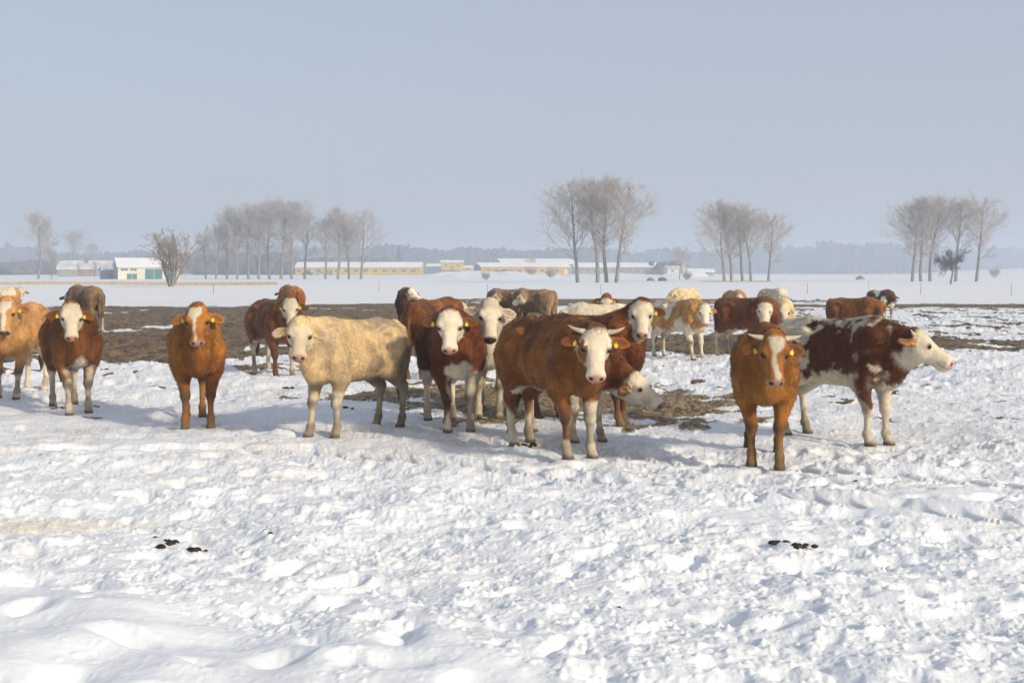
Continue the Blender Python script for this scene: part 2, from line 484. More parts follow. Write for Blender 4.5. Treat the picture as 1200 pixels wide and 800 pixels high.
    b.inputs['Subsurface Weight'].default_value = .35; b.inputs['Subsurface Scale'].default_value = .03
    b.inputs['Subsurface Radius'].default_value = (.8, .9, 1.0)
    o = link('snow_ground', me, m)
    tag(o, kind='structure')
    return o
# ------------------------------------------------------------------ cattle: one smooth surface grown from a distance field
BIG = .3
def smin(a, b, k):
    h = np.clip(.5 + .5 * (b - a) / k, 0, 1)
    return b + (a - b) * h - k * h * (1 - h)
def smax(a, b, k): return -smin(-a, -b, k)
class Field:
    def __init__(s, lo, hi, h):
        s.h = h; s.lo = np.array(lo, np.float32)
        s.n = [int(math.ceil((hi[i] - lo[i]) / h)) + 1 for i in range(3)]
        s.ax = [s.lo[i] + h * np.arange(s.n[i], dtype=np.float32) for i in range(3)]
        s.G = {}
    def sub(s, lo, hi):
        sl = []
        for i in range(3):
            a = max(0, int((lo[i] - s.lo[i]) / s.h)); b = min(s.n[i], int((hi[i] - s.lo[i]) / s.h) + 2)
            sl.append(slice(a, max(a + 1, b)))
        return tuple(sl), (s.ax[0][sl[0]][:, None, None], s.ax[1][sl[1]][None, :, None], s.ax[2][sl[2]][None, None, :])
    def grp(s, g):
        if g not in s.G: s.G[g] = np.full(s.n, BIG, np.float32)
        return s.G[g]
    def put(s, g, sl, d, k, cut=False):
        F = s.grp(g)
        F[sl] = smax(F[sl], -d, k) if cut else smin(F[sl], d, k)
    def ell(s, g, c, r, k=.05, B=None, cut=False):
        """ellipsoid, B = 3x3 rows are its own axes"""
        c = np.array(c, np.float32); r = np.array(r, np.float32); m = r.max() + .10
        sl, (X, Y, Z) = s.sub(c - m, c + m)
        x, y, z = X - c[0], Y - c[1], Z - c[2]
        if B is not None:
            x, y, z = B[0][0] * x + B[0][1] * y + B[0][2] * z, B[1][0] * x + B[1][1] * y + B[1][2] * z, B[2][0] * x + B[2][1] * y + B[2][2] * z
        k0 = np.sqrt((x / r[0]) ** 2 + (y / r[1]) ** 2 + (z / r[2]) ** 2)
        k1 = np.sqrt((x / r[0] ** 2) ** 2 + (y / r[1] ** 2) ** 2 + (z / r[2] ** 2) ** 2) + 1e-6
        s.put(g, sl, (k0 * (k0 - 1) / k1).astype(np.float32), k, cut)
    def cone(s, g, a, b, ra, rb, k=.05, lat=None, sq=1.0):
        """tapered limb; lat = unit vector along which it is squashed by sq"""
        a = np.array(a, np.float32); b = np.array(b, np.float32); m = max(ra, rb) + .10
        sl, (X, Y, Z) = s.sub(np.minimum(a, b) - m, np.maximum(a, b) + m)
        x, y, z = X - a[0], Y - a[1], Z - a[2]; v = b - a
        if lat is not None:
            e = 1 / sq - 1
            q = x * lat[0] + y * lat[1] + z * lat[2]
            x, y, z = x + q * lat[0] * e, y + q * lat[1] * e, z + q * lat[2] * e
            v = v + float(np.dot(v, lat)) * np.array(lat, np.float32) * e
        t = np.clip((x * v[0] + y * v[1] + z * v[2]) / float(v @ v), 0, 1)
        d = np.sqrt((x - t * v[0]) ** 2 + (y - t * v[1]) ** 2 + (z - t * v[2]) ** 2) - (ra + (rb - ra) * t)
        if lat is not None: d = d * (.5 + .5 * sq)
        s.put(g, sl, d.astype(np.float32), k)
    def at(s, g, P):
        F = s.G[g]
        i = [np.clip(np.rint((P[:, j] - s.lo[j]) / s.h).astype(int), 0, s.n[j] - 1) for j in range(3)]
        return F[i[0], i[1], i[2]]

def surface_nets(F, lo, h):
    S = F < 0
    nx, ny, nz = F.shape
    def cs(A, i, j, k): return A[i:nx - 1 + i, j:ny - 1 + j, k:nz - 1 + k]
    cnt = np.zeros((nx - 1, ny - 1, nz - 1), np.int8)
    for i in (0, 1):
        for j in (0, 1):
            for k in (0, 1): cnt += cs(S, i, j, k)
    act = (cnt > 0) & (cnt < 8)
    I = np.argwhere(act)
    idx = np.full(act.shape, -1, np.int64); idx[act] = np.arange(len(I))
    val = {}
    for c in [(i, j, k) for i in (0, 1) for j in (0, 1) for k in (0, 1)]:
        val[c] = F[I[:, 0] + c[0], I[:, 1] + c[1], I[:, 2] + c[2]]
    P = np.zeros((len(I), 3), np.float32); W = np.zeros(len(I), np.float32)
    for a in val:
        for ax in range(3):
            if a[ax] == 0:
                b = list(a); b[ax] = 1; b = tuple(b)
                fa, fb = val[a], val[b]
                cr = (fa < 0) != (fb < 0)
                t = np.where(cr, fa / np.where(cr, fa - fb, 1), 0)
                q = np.tile(np.array(a, np.float32), (len(I), 1)); q[:, ax] = t
                P += q * cr[:, None]; W += cr
    P = P / W[:, None]
    V = lo + (I + P) * h
    faces = []
    for ax in range(3):
        u, v = [(1, 2), (2, 0), (0, 1)][ax]
        A = np.take(S, range(0, S.shape[ax] - 1), axis=ax); B = np.take(S, range(1, S.shape[ax]), axis=ax)
        for sgn, M in ((1, A & ~B), (-1, ~A & B)):
            E = np.argwhere(M)
            E = E[(E[:, u] > 0) & (E[:, v] > 0) & (E[:, u] < S.shape[u] - 1) & (E[:, v] < S.shape[v] - 1)]
            c = []
            for du, dv in ((1, 1), (0, 1), (0, 0), (1, 0)):
                e = E.copy(); e[:, u] -= du; e[:, v] -= dv
                c.append(idx[e[:, 0], e[:, 1], e[:, 2]])
            q = np.stack(c, 1)
            faces.append(q if sgn > 0 else q[:, ::-1])
    Q = np.concatenate(faces)
    Q = Q[(Q >= 0).all(1)]
    return V.astype(np.float32), Q

def vnormals(V, Q):
    n = np.cross(V[Q[:, 2]] - V[Q[:, 0]], V[Q[:, 3]] - V[Q[:, 1]])
    N = np.zeros_like(V)
    for i in range(4):
        for a in range(3): N[:, a] += np.bincount(Q[:, i], n[:, a], len(V))
    return N / (np.linalg.norm(N, axis=1, keepdims=True) + 1e-9)
def relax(V, Q, it, lam=.5):
    for _ in range(it):
        S = np.zeros_like(V); C = np.zeros(len(V), np.float32)
        for i in range(4):
            for j in (1, 3):
                o = Q[:, (i + j) % 4]
                for a in range(3): S[:, a] += np.bincount(Q[:, i], V[o, a], len(V))
                C += np.bincount(Q[:, i], minlength=len(V))
        V = V + lam * (S / np.maximum(C, 1)[:, None] - V)
    return V.astype(np.float32)

coat_mat = attr_mat('cattle_coat', 'coat', rough=.82, spec=.12, nscale=9, namp=.16, bump=.5, bscale=38, bdist=.012, sheen=.15)
hair_mat = attr_mat('cattle_hair', 'coat', rough=.75, spec=.15, nscale=14, namp=.14, bump=0)
eye_mat = new_mat('dark_eye', (.010, .006, .004), .30, .25)
horn_mat = noisy_mat('pale_horn', (.42, .34, .24), (.60, .52, .40), 12, .45)
tag_mat = noisy_mat('yellow_plastic', (.58, .46, .02), (.46, .36, .02), 14, .45)

COLS = dict(
    brown=((.240, .090, .023), (.125, .043, .013)), orange=((.370, .150, .026), (.225, .080, .016)), red=((.165, .055, .017), (.080, .025, .010)),
    cream=((.64, .46, .24), (.48, .36, .225)), white=((.62, .55, .42), (.46, .40, .30)), grey=((.215, .140, .072), (.115, .075, .040)),
    tan=((.50, .28, .10), (.38, .19, .065)), dark=((.075, .030, .016), (.045, .018, .011)), pale=((.62, .50, .30), (.48, .37, .2)))
WHITE = np.array([.63, .55, .415])

def stance(sp):
    q = sp['seed']
    return sp.get('step', tuple(.07 * math.sin(q * a) for a in (1.7, 2.9, 4.3, 5.9)))

def make_cow(spec):
    """spec: see the HERD list; builds the empty, the body, hair, eyes, tags and horns"""
    D = spec['D']                       # depth of the anchoring feet
    H = spec.get('H', 1.25); s = H / 1.27
    h = (.0135 if D < 17.5 else .018 if D < 27 else .028) / s
    ang = math.atan2(-spec['pos'][1], -spec['pos'][0]) + R(spec['phi'])
    ca, sa = math.cos(ang), math.sin(ang)
    anchor = {'f': .47, 'h': -.63, 'c': -.05}[spec.get('anchor', 'f')]
    base = Vector((spec['pos'][0] - ca * anchor * s, spec['pos'][1] - sa * anchor * s, 0))
    # head position and facing, in the body's own unscaled frame
    if 'head' in spec:
        hx, hy = spec['head'][:2]
        Dh = spec['headD'] if 'headD' in spec else spec['pos'][1] + sa * ((.47 - anchor) + spec.get('reach', .36)) * s
        w = pix(hx, hy, Dh)
        dx, dy = w.x - base.x, w.y - base.y
        P = np.array([(dx * ca + dy * sa) / s, (-dx * sa + dy * ca) / s, w.z / s])
    else:
        P = np.array(spec['poll'])
    fw = spec.get('face', 0)            # degrees from facing the camera, + = to the right of the photo
    pit = R(spec.get('pitch', -58) + 4 * math.sin(spec['seed'] * 5.3))
    yaw = math.atan2(-base.y, -base.x) + R(fw) - ang
    f = np.array([math.cos(yaw) * math.cos(pit), math.sin(yaw) * math.cos(pit), math.sin(pit)])
    l = np.cross([0, 0, 1.], f); l /= np.linalg.norm(l)
    _sd = spec['seed']
    rl = R(spec.get('roll', 5.5 * math.sin(_sd * 7.7)))
    u = np.cross(f, l)
    l, u = l * math.cos(rl) + u * math.sin(rl), u * math.cos(rl) - l * math.sin(rl)
    B = np.array([f, l, u])
    hs = spec.get('hs', 1.0) * (1 + .035 * math.sin(_sd * 3.1)) * .97
    KA, KC = .92 + .03 * math.sin(_sd * 2.3), 1.03; KB = 1.12 + .05 * math.sin(_sd * 4.1)        # a young beast: short broad head
    def HP(a, b, c): return P + (f * a * KA + l * b * KB + u * c * KC) * hs
    fat = spec.get('fat', 1.0) * .88
    lo = [min(-1.0, P[0] - .35), min(-.45, P[1] - .42, P[1] + f[1] * .5 - .16), min(-.03, P[2] + f[2] * .55 - .12)]
    hi = [max(.85, P[0] + .35, P[0] + f[0] * .5 + .18), max(.45, P[1] + .42, P[1] + f[1] * .5 + .16), max(1.42, P[2] + .2)]
    lo[2] = min(lo[2], -.05)
    Fd = Field(lo, hi, h)
    y_ = (0, 1, 0)
    b = 'body'
    fem = spec.get('hip', 1.0)
    Fd.ell(b, (.24, 0, .895), (.47, .235 * fat, .325), .05)
    Fd.ell(b, (-.12, 0, .865), (.56, .285 * fat, .295), .08)
    Fd.ell(b, (-.50, 0, .965), (.34, .225, .245), .08)
    Fd.cone(b, (.42, 0, 1.135), (-.40, 0, 1.150), .095, .085, .10)
    Fd.cone(b, (-.40, 0, 1.150), (-.72, 0, 1.125), .085, .08, .07)
    Fd.ell(b, (.44, 0, 1.08), (.20, .14, .15), .10)
    for sd in (1, -1):
        Fd.ell(b, (.46, sd * .150, .90), (.18, .100, .30), .07)
        Fd.ell(b, (-.36, sd * .20, 1.10), (.08, .05, .05), .06)       # hook bone
        Fd.ell(b, (-.72, sd * .10, 1.08), (.08, .06, .08), .07)       # pin bone
        Fd.ell(b, (-.57, sd * .145, .86), (.20, .125, .27), .08)
    Fd.ell(b, (.585, 0, .79), (.15, .125, .21), .09)
    Fd.ell(b, (.50, 0, .68), (.16, .10, .10), .07)
    for sd in (1, -1):
        Fd.ell(b, (-.33, sd * .335, .98), (.13, .10, .15), .10, cut=True)     # hollow of the flank
        Fd.ell(b, (.20, sd * .345, .92), (.055, .10, .26), .08, cut=True)     # behind the shoulder
        Fd.ell(b, (.64, sd * .235, .80), (.10, .11, .22), .08, cut=True)      # beside the brisket
    # tail
    tw = spec.get('tail', 0.0)
    Fd.cone(b, (-.74, 0, 1.18), (-.85, tw * .2, 1.02), .045, .03, .04)
    Fd.cone(b, (-.85, tw * .2, 1.02), (-.85, tw * .6, .66), .03, .020, .02)
    Fd.cone(b, (-.85, tw * .6, .66), (-.84, tw, .44), .032, .042, .03)
    Fd.cone(b, (-.84, tw, .44), (-.83, tw, .30), .040, .016, .03)
    # legs
    st = stance(spec)     # front left, front right, hind left, hind right: foot moved forward
    tf = spec.get('legs', .93)
    for i, sd in ((0, 1), (1, -1)):
        dx = st[i]; y0 = .165 * sd; yf = spec.get('wide', .145) * sd
        g_ = b
        Fd.cone(g_, (.45, y0, .84), (.36, y0 * 1.05, .64), .135, .100 * tf, .06)
        Fd.cone(g_, (.37, y0 * 1.05, .66), (.43 + dx * .55, yf, .37), .098 * tf, .052 * tf, .05)
        Fd.ell(g_, (.438 + dx * .55, yf, .365), (.060 * tf, .056 * tf, .07), .03)
        Fd.cone(g_, (.43 + dx * .58, yf, .35), (.435 + dx * .95, yf, .14), .039 * tf, .033 * tf, .02)
        Fd.ell(g_, (.43 + dx, yf, .125), (.052 * tf, .048 * tf, .05), .02)
        Fd.cone(g_, (.44 + dx, yf, .12), (.465 + dx, yf, .045), .042 * tf, .050 * tf, .02)
        Fd.ell(g_, (.475 + dx, yf, .025), (.070 * tf, .055 * tf, .048), .02)
        Fd.ell(g_, (.56 + dx, yf, .02), (.06, .006, .05), .008, cut=True)
    for i, sd in ((2, 1), (3, -1)):
        dx = st[i]; y0 = .15 * sd; yf = spec.get('hwide', .14) * sd
        g_ = b
        Fd.cone(g_, (-.50, y0, .90), (-.40 + dx * .25, y0 * 1.18, .68), .17, .115 * tf, .06)
        Fd.cone(g_, (-.62, y0 * .9, .88), (-.66 + dx * .4, yf, .60), .135, .075 * tf, .06)
        Fd.cone(g_, (-.42 + dx * .25, y0 * 1.15, .68), (-.69 + dx * .6, yf, .47), .110 * tf, .060 * tf, .06)
        Fd.ell(g_, (-.725 + dx * .6, yf, .47), (.052 * tf, .040 * tf, .065), .035)
        Fd.cone(g_, (-.695 + dx * .62, yf, .45), (-.675 + dx * .95, yf, .15), .042 * tf, .034 * tf, .025)
        Fd.ell(g_, (-.675 + dx, yf, .13), (.052 * tf, .048 * tf, .05), .02)
        Fd.cone(g_, (-.665 + dx, yf, .12), (-.64 + dx, yf, .045), .043 * tf, .050 * tf, .02)
        Fd.ell(g_, (-.63 + dx, yf, .025), (.068 * tf, .053 * tf, .048), .02)
        Fd.ell(g_, (-.545 + dx, yf, .02), (.06, .006, .05), .008, cut=True)
    # neck
    nk = 'neck'
    N = HP(.05, 0, -.11); A = np.array([.40, 0, 1.00])
    mid = (A + N) / 2 + np.array([.02, 0, spec.get('arch', 0.0)])
    vv = N - A; lat = np.cross([0, 0, 1.], vv); lat /= np.linalg.norm(lat)
    Fd.cone(nk, A, mid, .235, .165, .05, lat, .70)
    Fd.cone(nk, mid, N, .165, .115, .06, lat, .78)
    Fd.cone(nk, (.34, 0, 1.15), HP(-.01, 0, -.07), .085, .072, .10, lat, .8)
    T = HP(.10, 0, -.19)
    Fd.cone(nk, (.56, 0, .86), T, .150, .068, .10, lat, .62)
    Fd.cone(nk, (.66, 0, .73), HP(.14, 0, -.20), .058, .034, .07, lat, .55)     # dewlap
    # head
    hd = 'head'; Hl = tuple(l)
    def S_(a, b_, c): return (a * KA * hs, b_ * KB * hs, c * KC * hs)
    Fd.ell(hd, HP(.075, 0, -.090), S_(.120, .108, .100), .03, B)
    Fd.ell(hd, HP(.11, 0, -.050), S_(.105, .100, .052), .04, B)
    Fd.cone(hd, HP(.12, 0, -.085), HP(.36, 0, -.078), .080 * hs, .058 * hs, .05, Hl, 1.10)
    Fd.ell(hd, HP(.30, 0, -.045), S_(.12, .050, .030), .04, B)
    Fd.ell(hd, HP(.412, 0, -.082), S_(.060, .074, .062), .04, B)
    Fd.ell(hd, HP(.392, 0, -.138), S_(.060, .054, .036), .035, B)
    Fd.cone(hd, HP(.09, 0, -.150), HP(.34, 0, -.118), .080 * hs, .052 * hs, .05, Hl, 1.0)
    for sd in (1, -1):
        Fd.ell(hd, HP(.13, sd * .062, -.125), S_(.095, .042, .070), .04, B)
        Fd.ell(hd, HP(.150, sd * .090, -.036), S_(.046, .022, .030), .035, B)
    Fd.ell(hd, HP(-.005, 0, -.020), S_(.060, .080, .048), .05, B)
    for sd in (1, -1):
        Fd.ell(hd, HP(.462, sd * .040, -.062), S_(.020, .013, .013), .010, B, cut=True)
    # ears: leaf shaped, hollow in front
    er = 'ear'
    dr = spec.get('droop', .02 + .30 * (math.sin(spec['seed'] * 12.9) * .5 + .5))
    for sd in (1, -1):
        o = l * sd * math.cos(dr) + f * math.sin(dr); fe = f * math.cos(dr) - l * sd * math.sin(dr)
        ue = u * .9 + o * .25; ue = ue - fe * (ue @ fe); ue /= np.linalg.norm(ue); oe = np.cross(fe, ue) * (1 if np.cross(fe, ue) @ o > 0 else -1)
        Be = np.array([fe, oe, ue])
        c = HP(.050, sd * .085, -.085)
        Fd.cone(er, c, c + oe * .07 * hs, .026 * hs, .034 * hs, .02)
        Fd.ell(er, c + oe * .115 * hs, (.060 * hs, .095 * hs, .023 * hs), .02, Be)
        if D < 27 and not spec.get('solid_ear'): Fd.ell(er, c + oe * .118 * hs + ue * .024 * hs, (.042 * hs, .072 * hs, .022 * hs), .010, Be, cut=True)
        spec.setdefault('_ear', []).append((c, oe, fe, ue))
    F = smin(Fd.G['body'], Fd.G['neck'], .09)
    F = smin(F, Fd.G['head'], .045)
    F = smin(F, Fd.G['ear'], .018)
    F[0, :, :] = F[-1, :, :] = BIG; F[:, 0, :] = F[:, -1, :] = BIG; F[:, :, 0] = F[:, :, -1] = BIG
    V, Q = surface_nets(F, Fd.lo, h)
    V = relax(V, Q, 1, .35)
    Nn = vnormals(V, Q)
    isear = sstep(.014, .004, Fd.at('ear', V)) * (Fd.at('ear', V) < Fd.at('head', V) + .004)
    dh = Fd.at('head', V)
    q = (V - P) / hs
    ha, hb, hc = q @ f / KA, q @ l / KB, q @ u / KC
    near_head = sstep(.05, .02, dh)
    seed = spec.get('seed', 1) * 3.7
    Pn = V + seed
    # woolly, slightly lumpy winter coat
    lump = fbm3(Pn, 9, 2) - .5
    lump2 = fbm3(Pn * np.array([1, 1, .55], np.float32), 26, 2) - .5
    bodyw = sstep(.45, .65, V[:, 2]) * (1 - near_head)
    V2 = V + Nn * ((lump * .018 + lump2 * .007) * bodyw + (fbm3(V * np.array([17, 17, 4.5], np.float32) + seed, 1, 2) - .5) * .011 * bodyw * sstep(.25, .45, V[:, 0]) + (fbm3(Pn, 38, 2) - .5) * .010 * near_head * sstep(.16, .05, ha) * (1 - isear))[:, None]
    # coat colours
    c0, c1 = [np.array(c) for c in COLS[spec['coat']]]
    n1 = fbm3(Pn, 3.2, 3); n2 = fbm3(Pn * np.array([1, 1, .5], np.float32), 14, 3)
    t = sstep(.35, .65, n1 * .6 + n2 * .4)[:, None]
    C = c1 + (c0 - c1) * t
    z = V[:, 2]; x = V[:, 0]; yb = V[:, 1]
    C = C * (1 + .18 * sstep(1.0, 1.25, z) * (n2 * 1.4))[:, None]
    def mix(m, col):
        nonlocal C
        m = np.clip(m, 0, 1)[:, None]; C = C * (1 - m) + np.asarray(col) * m
    wn = fbm3(Pn + 9, 5.5, 3) - .5
    wn2 = fbm3(Pn + 19, 13, 3) - .5
    white = WHITE * (1 + .15 * (n2 - .5))[:, None]
    neckdist = np.linalg.norm(V - N, axis=1)
    if spec['coat'] == 'spotted' or spec.get('spots'):
        lv = fbm3(Pn + 3, 2.6, 4) + .20 * (fbm3(Pn, 15, 2) - .5)
        m = sstep(.455, .50, lv)
        m = np.maximum(m, sstep(-.02, .06, wn * .9 + .22 - abs(x - .50)) * sstep(.68, .78, z + wn * .2))     # big patch over the shoulder and neck
        m = np.maximum(m, sstep(0, .08, wn * .8 + .40 - abs(x + .10) * 1.1 - abs(z - .97) * 1.2))
        m = m * sstep(.64, .72, z + wn2 * .25 + (x > .35) * .02)                      # white belly and legs
        m = m * (1 - sstep(1.19, 1.235, z + wn2 * .18 + wn * .1) * (x < .52))                              # white back line
        m = m * (1 - sstep(-.62, -.70, x + wn * .4))
        fl = sstep(.10, .02, abs(x - .44 + wn * .1)) * (yb < 0) * sstep(.36, .46, z + wn2 * .4)             # brown running down the near foreleg
        m = np.maximum(m, fl * sstep(.40, .55, lv + .08))
        m = np.maximum(m, sstep(.62, .70, x) * sstep(.90, .98, z)) * (1 - sstep(-.01, .05, ha + wn2 * .08 - .25 * np.clip(hc + .12, -.2, 0) ) * sstep(.16, .08, dh))
        dk = np.array([.105, .035, .014]) * (.7 + .6 * n2)[:, None]
        C = white * 1.0; C = C * (1 - m[:, None]) + dk * m[:, None]
    if 'chest' in spec:      # white chest blaze
        w, top = spec['chest']
        mc = sstep(.0, .06, w + wn * .25 - abs(yb) - .25 * sstep(top - .25, top, z)) * sstep(.42, .50, x + wn2 * .1) * sstep(top + .06, top - .06, z + wn * .15)
        mix(mc, white)
    if 'belly' in spec:
        mix(sstep(.62, .56, z + wn2 * .12) * (z > .5) * (abs(yb) < .22) * (x < .35) * (x > -.45), white)
    sf, sh = spec.get('socks', (0, 0))
    if sf or sh:
        lim = np.where(x > 0, sf, sh)
        lo_ = np.where((x > 0) & (yb > 0), spec.get('sockL', sf), lim)
        mix(sstep(.03, -.03, z - lo_ + wn * .22) * (lo_ > 0) * (x > -.80), white * .93)
    if 'rumpwhite' in spec:
        mix(sstep(.05, -.05, x + .55 - wn) * (z < .75), white)
    if 'saddle' in spec:     # white blotches over the body
        th = spec['saddle']
        mix(sstep(th, th + .05, fbm3(Pn + 31, 2.3, 4)) * (1 - near_head), white)
    if 'grime' in spec:      # dried dung on flank and hindquarters
        gr = spec['grime']
        k = sstep(.40, .62, fbm3(Pn + 5, 4.5, 4) + .28 * sstep(-.1, -.7, x) * sstep(1.1, .75, z) - .05)
        mix(k * gr * sstep(.25, -.25, x) , (.20, .165, .115))
        mix(sstep(.66, .58, z + wn * .1) * (z > .5) * .6 * gr, (.25, .18, .10))
    stk = fbm3(Pn * np.array([1, 1, .30], np.float32), 24, 2) - .5
    C = C * (1 + (.40 if spec['coat'] in ('cream', 'white', 'pale') else .62) * stk * (.35 + .65 * bodyw))[:, None] * (1 + .30 * (fbm3(Pn + 57, 2.2, 2) - .5))[:, None]
    # face
    face = spec.get('fc', 'white')
    hm = near_head * (1 - isear)
    if face == 'white':
        m = hm * sstep(-.035 - spec.get('poll_tuft', 0) * -.05, .02, ha + wn2 * .06 + spec.get('faceup', 0))
        m = m * sstep(-.30, -.22, hc)
        mix(m, white * 1.05)
        if 'eyepatch' in spec:
            sd = spec['eyepatch']
            e = ((ha - .20) / .11) ** 2 + ((hb * sd - .100) / .040) ** 2
            mix(hm * sstep(1.2, .8, e + wn2) * (hc < -.005), C[0] * 0 + c0)
    elif face == 'blaze':
        wdt = .013 + .046 * sstep(.19, .06, ha) + spec.get('bw', 0)
        m = hm * sstep(.012, -.012, abs(hb - spec.get('bo', 0) + wn * .05) - wdt + wn2 * .06) * sstep(0, .03, ha) * sstep(-.16, -.10, hc)
        mix(m, white * 1.02)
        mix(hm * sstep(.40, .43, ha) * sstep(-.05, -.08, hc) , white)
    elif face == 'light':
        mix(hm * .6 * sstep(.0, .08, ha), white)
    elif face == 'brownwhite':
        mix(hm * sstep(.06, .10, ha + wn2 * .1), white)
    nose = spec.get('nose', (.50, .27, .20))
    mix(hm * sstep(.425, .445, ha) * sstep(-.135, -.115, hc) * sstep(.075, .055, abs(hb)), nose)
    mix(hm * sstep(.002, -.001, ((ha - .462) / .026) ** 2 * .02 + ((abs(hb) - .040) / .018) ** 2 * .02 + ((hc + .060) / .02) ** 2 * .02 - .02), (.03, .015, .012))
    mix(hm * sstep(.008, .002, abs(hc + .122)) * (ha > .33) * .7, (.10, .06, .045))
    el = np.sqrt(((ha - .182) / .036) ** 2 + ((abs(hb) - .093) / .026) ** 2 + ((hc + .036) / .028) ** 2)
    lidc = (.04, .024, .018) if face != 'white' else (.13, .07, .05)
    mix(hm * sstep(1.25, .75, el) * .8, lidc)
    # ears
    ec = np.array(spec.get('ear', c0))
    mix(isear, ec)
    E0 = spec['_ear']
    inner = np.zeros(len(V))
    for (c, oe, fe, ue) in E0:
        d_ = (V - c)
        a_ = (d_ @ oe) / hs; bb_ = (d_ @ fe) / hs
        ell = ((a_ - .115) / .072) ** 2 + (bb_ / .036) ** 2
        inner = np.maximum(inner, sstep(1.2, .7, ell) * ((Nn @ ue) > .2))
    mix(isear * inner * .75, np.array(spec.get('earin', ec * .35 + np.array([.05, .025, .012]))))
    # legs: dirty knees, hooves, splashes
    if spec.get('knee', 1):
        kn = np.exp(-((z - .37) / .05) ** 2) * (x > .25) * (z < .5)
        mix(kn * sstep(.42, .56, n1 + .1 * spec.get('knee', 1)) * .75, (.045, .03, .022))
    mix(sstep(.45, .05, z + wn * .3) * (.25 + .75 * sstep(.38, .58, n1)) * .62, (.20, .15, .085))
    mix(sstep(.52, .66, fbm3(Pn + 41, 7, 3)) * sstep(.62, .42, z) * .5, (.10, .07, .045))
    mix(sstep(.062, .035, z + wn2 * .03), (.13, .10, .065))
    mix((x < -.79) * sstep(.56, .46, z) * .85, spec.get('switch', (.09, .055, .035)))
    C = np.clip(C * spec.get('lum', 1.0), 0, .85)
    Vw = V2 * s
    root = empty('cow', (base.x, base.y, -.014), ang)
    tag(root, spec['label'], 'cow', 'young cattle standing on the snowy pasture')
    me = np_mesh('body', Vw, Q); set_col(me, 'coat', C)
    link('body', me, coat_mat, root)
    # winter hair
    nh = spec.get('hair', 30000 if D < 17.5 else 12000 if D < 27 else 0)
    if nh:
        rg = np.random.default_rng(int(seed * 10))
        tri = np.cross(Vw[Q[:, 1]] - Vw[Q[:, 0]], Vw[Q[:, 2]] - Vw[Q[:, 0]])
        ar = np.linalg.norm(tri, axis=1); cdf = np.cumsum(ar); cdf /= cdf[-1]
        fi = np.searchsorted(cdf, rg.random(nh)); fi = np.minimum(fi, len(Q) - 1)
        w = rg.dirichlet((1, 1, 1, 1), nh).astype(np.float32)
        pick = Q[fi]
        p = (Vw[pick] * w[:, :, None]).sum(1); n = (Nn[pick] * w[:, :, None]).sum(1); n /= np.linalg.norm(n, axis=1, keepdims=True) + 1e-9
        cc = C[pick[np.arange(nh), rg.integers(0, 4, nh)]]
        pz = p[:, 2] / s
        hmask = near_head[pick[:, 0]]; emask = isear[pick[:, 0]]
        ln = .021 * sstep(.30, .70, pz) + .008
        ln = ln * (1 - .5 * emask)
        ln = ln * (1 - .62 * hmask) * (.6 + .8 * rg.random(nh)) * spec.get('shag', 1.0)
        tuft = hmask * (1 - emask) * (ha[pick[:, 0]] < .06)
        ln = np.where(tuft > .5, .024, ln)
        ln = np.where(p[:, 2] < .10, 0.001, ln)
        down = np.array([-.55, 0, -.65]) + rg.normal(0, .42, (nh, 3))
        if hmask.any():
            hf = f * .9
            down = down * (1 - hmask[:, None]) + (hf + rg.normal(0, .5, (nh, 3))) * hmask[:, None]
        tdir = down - n * (down * n).sum(1, keepdims=True)
        tdir /= np.linalg.norm(tdir, axis=1, keepdims=True) + 1e-9
        dr_ = tdir * .86 + n * (.34 + .25 * rg.random((nh, 1))); 
        sd_ = np.cross(tdir, n); wd = .0032
        a0 = p - sd_ * wd - n * .002; a1 = p + sd_ * wd - n * .002; a2 = p + dr_ * ln[:, None]
        HV = np.stack([a0, a1, a2], 1).reshape(-1, 3).astype(np.float32)
        HF = np.arange(nh * 3).reshape(nh, 3)
        br = (.80 + .45 * rg.random(nh))[:, None]
        hc_ = np.repeat(np.clip(cc * br, 0, .9), 3, 0)
        hm_ = np_mesh('hair', HV, HF); set_col(hm_, 'coat', hc_)
        nn = np.repeat(n * .88 + dr_ * .25, 3, 0); nn /= np.linalg.norm(nn, axis=1, keepdims=True)
        hm_.normals_split_custom_set_from_vertices([tuple(v) for v in nn])
        link('hair', hm_, hair_mat, root)
    if D < 30:
        # eyes
        for sd in (1, -1):
            c = HP(.185, sd * .0915, -.038) * s
            me_ = eye_mesh(); o = link('eye', me_, None, root)
            o.location = c; o.scale = (hs * s,) * 3
        if spec.get('tags', 1):
            for i, (c, oe, fe, ue) in enumerate(E0):
                if spec.get('tags') == 'L' and i == 1: continue
                if spec.get('tags') == 'R' and i == 0: continue
                M = Matrix(((oe[0], fe[0], ue[0]), (oe[1], fe[1], ue[1]), (oe[2], fe[2], ue[2])))
                o = link('ear_tag', tag_mesh(), None, root)
                o.matrix_local = Matrix.Translation(Vector((c + oe * .078 * hs + fe * .022 * hs + ue * .016 * hs) * s)) @ M.to_4x4() @ Matrix.Diagonal((s * .72, s * .78, s, 1))
    hn = spec.get('horns')
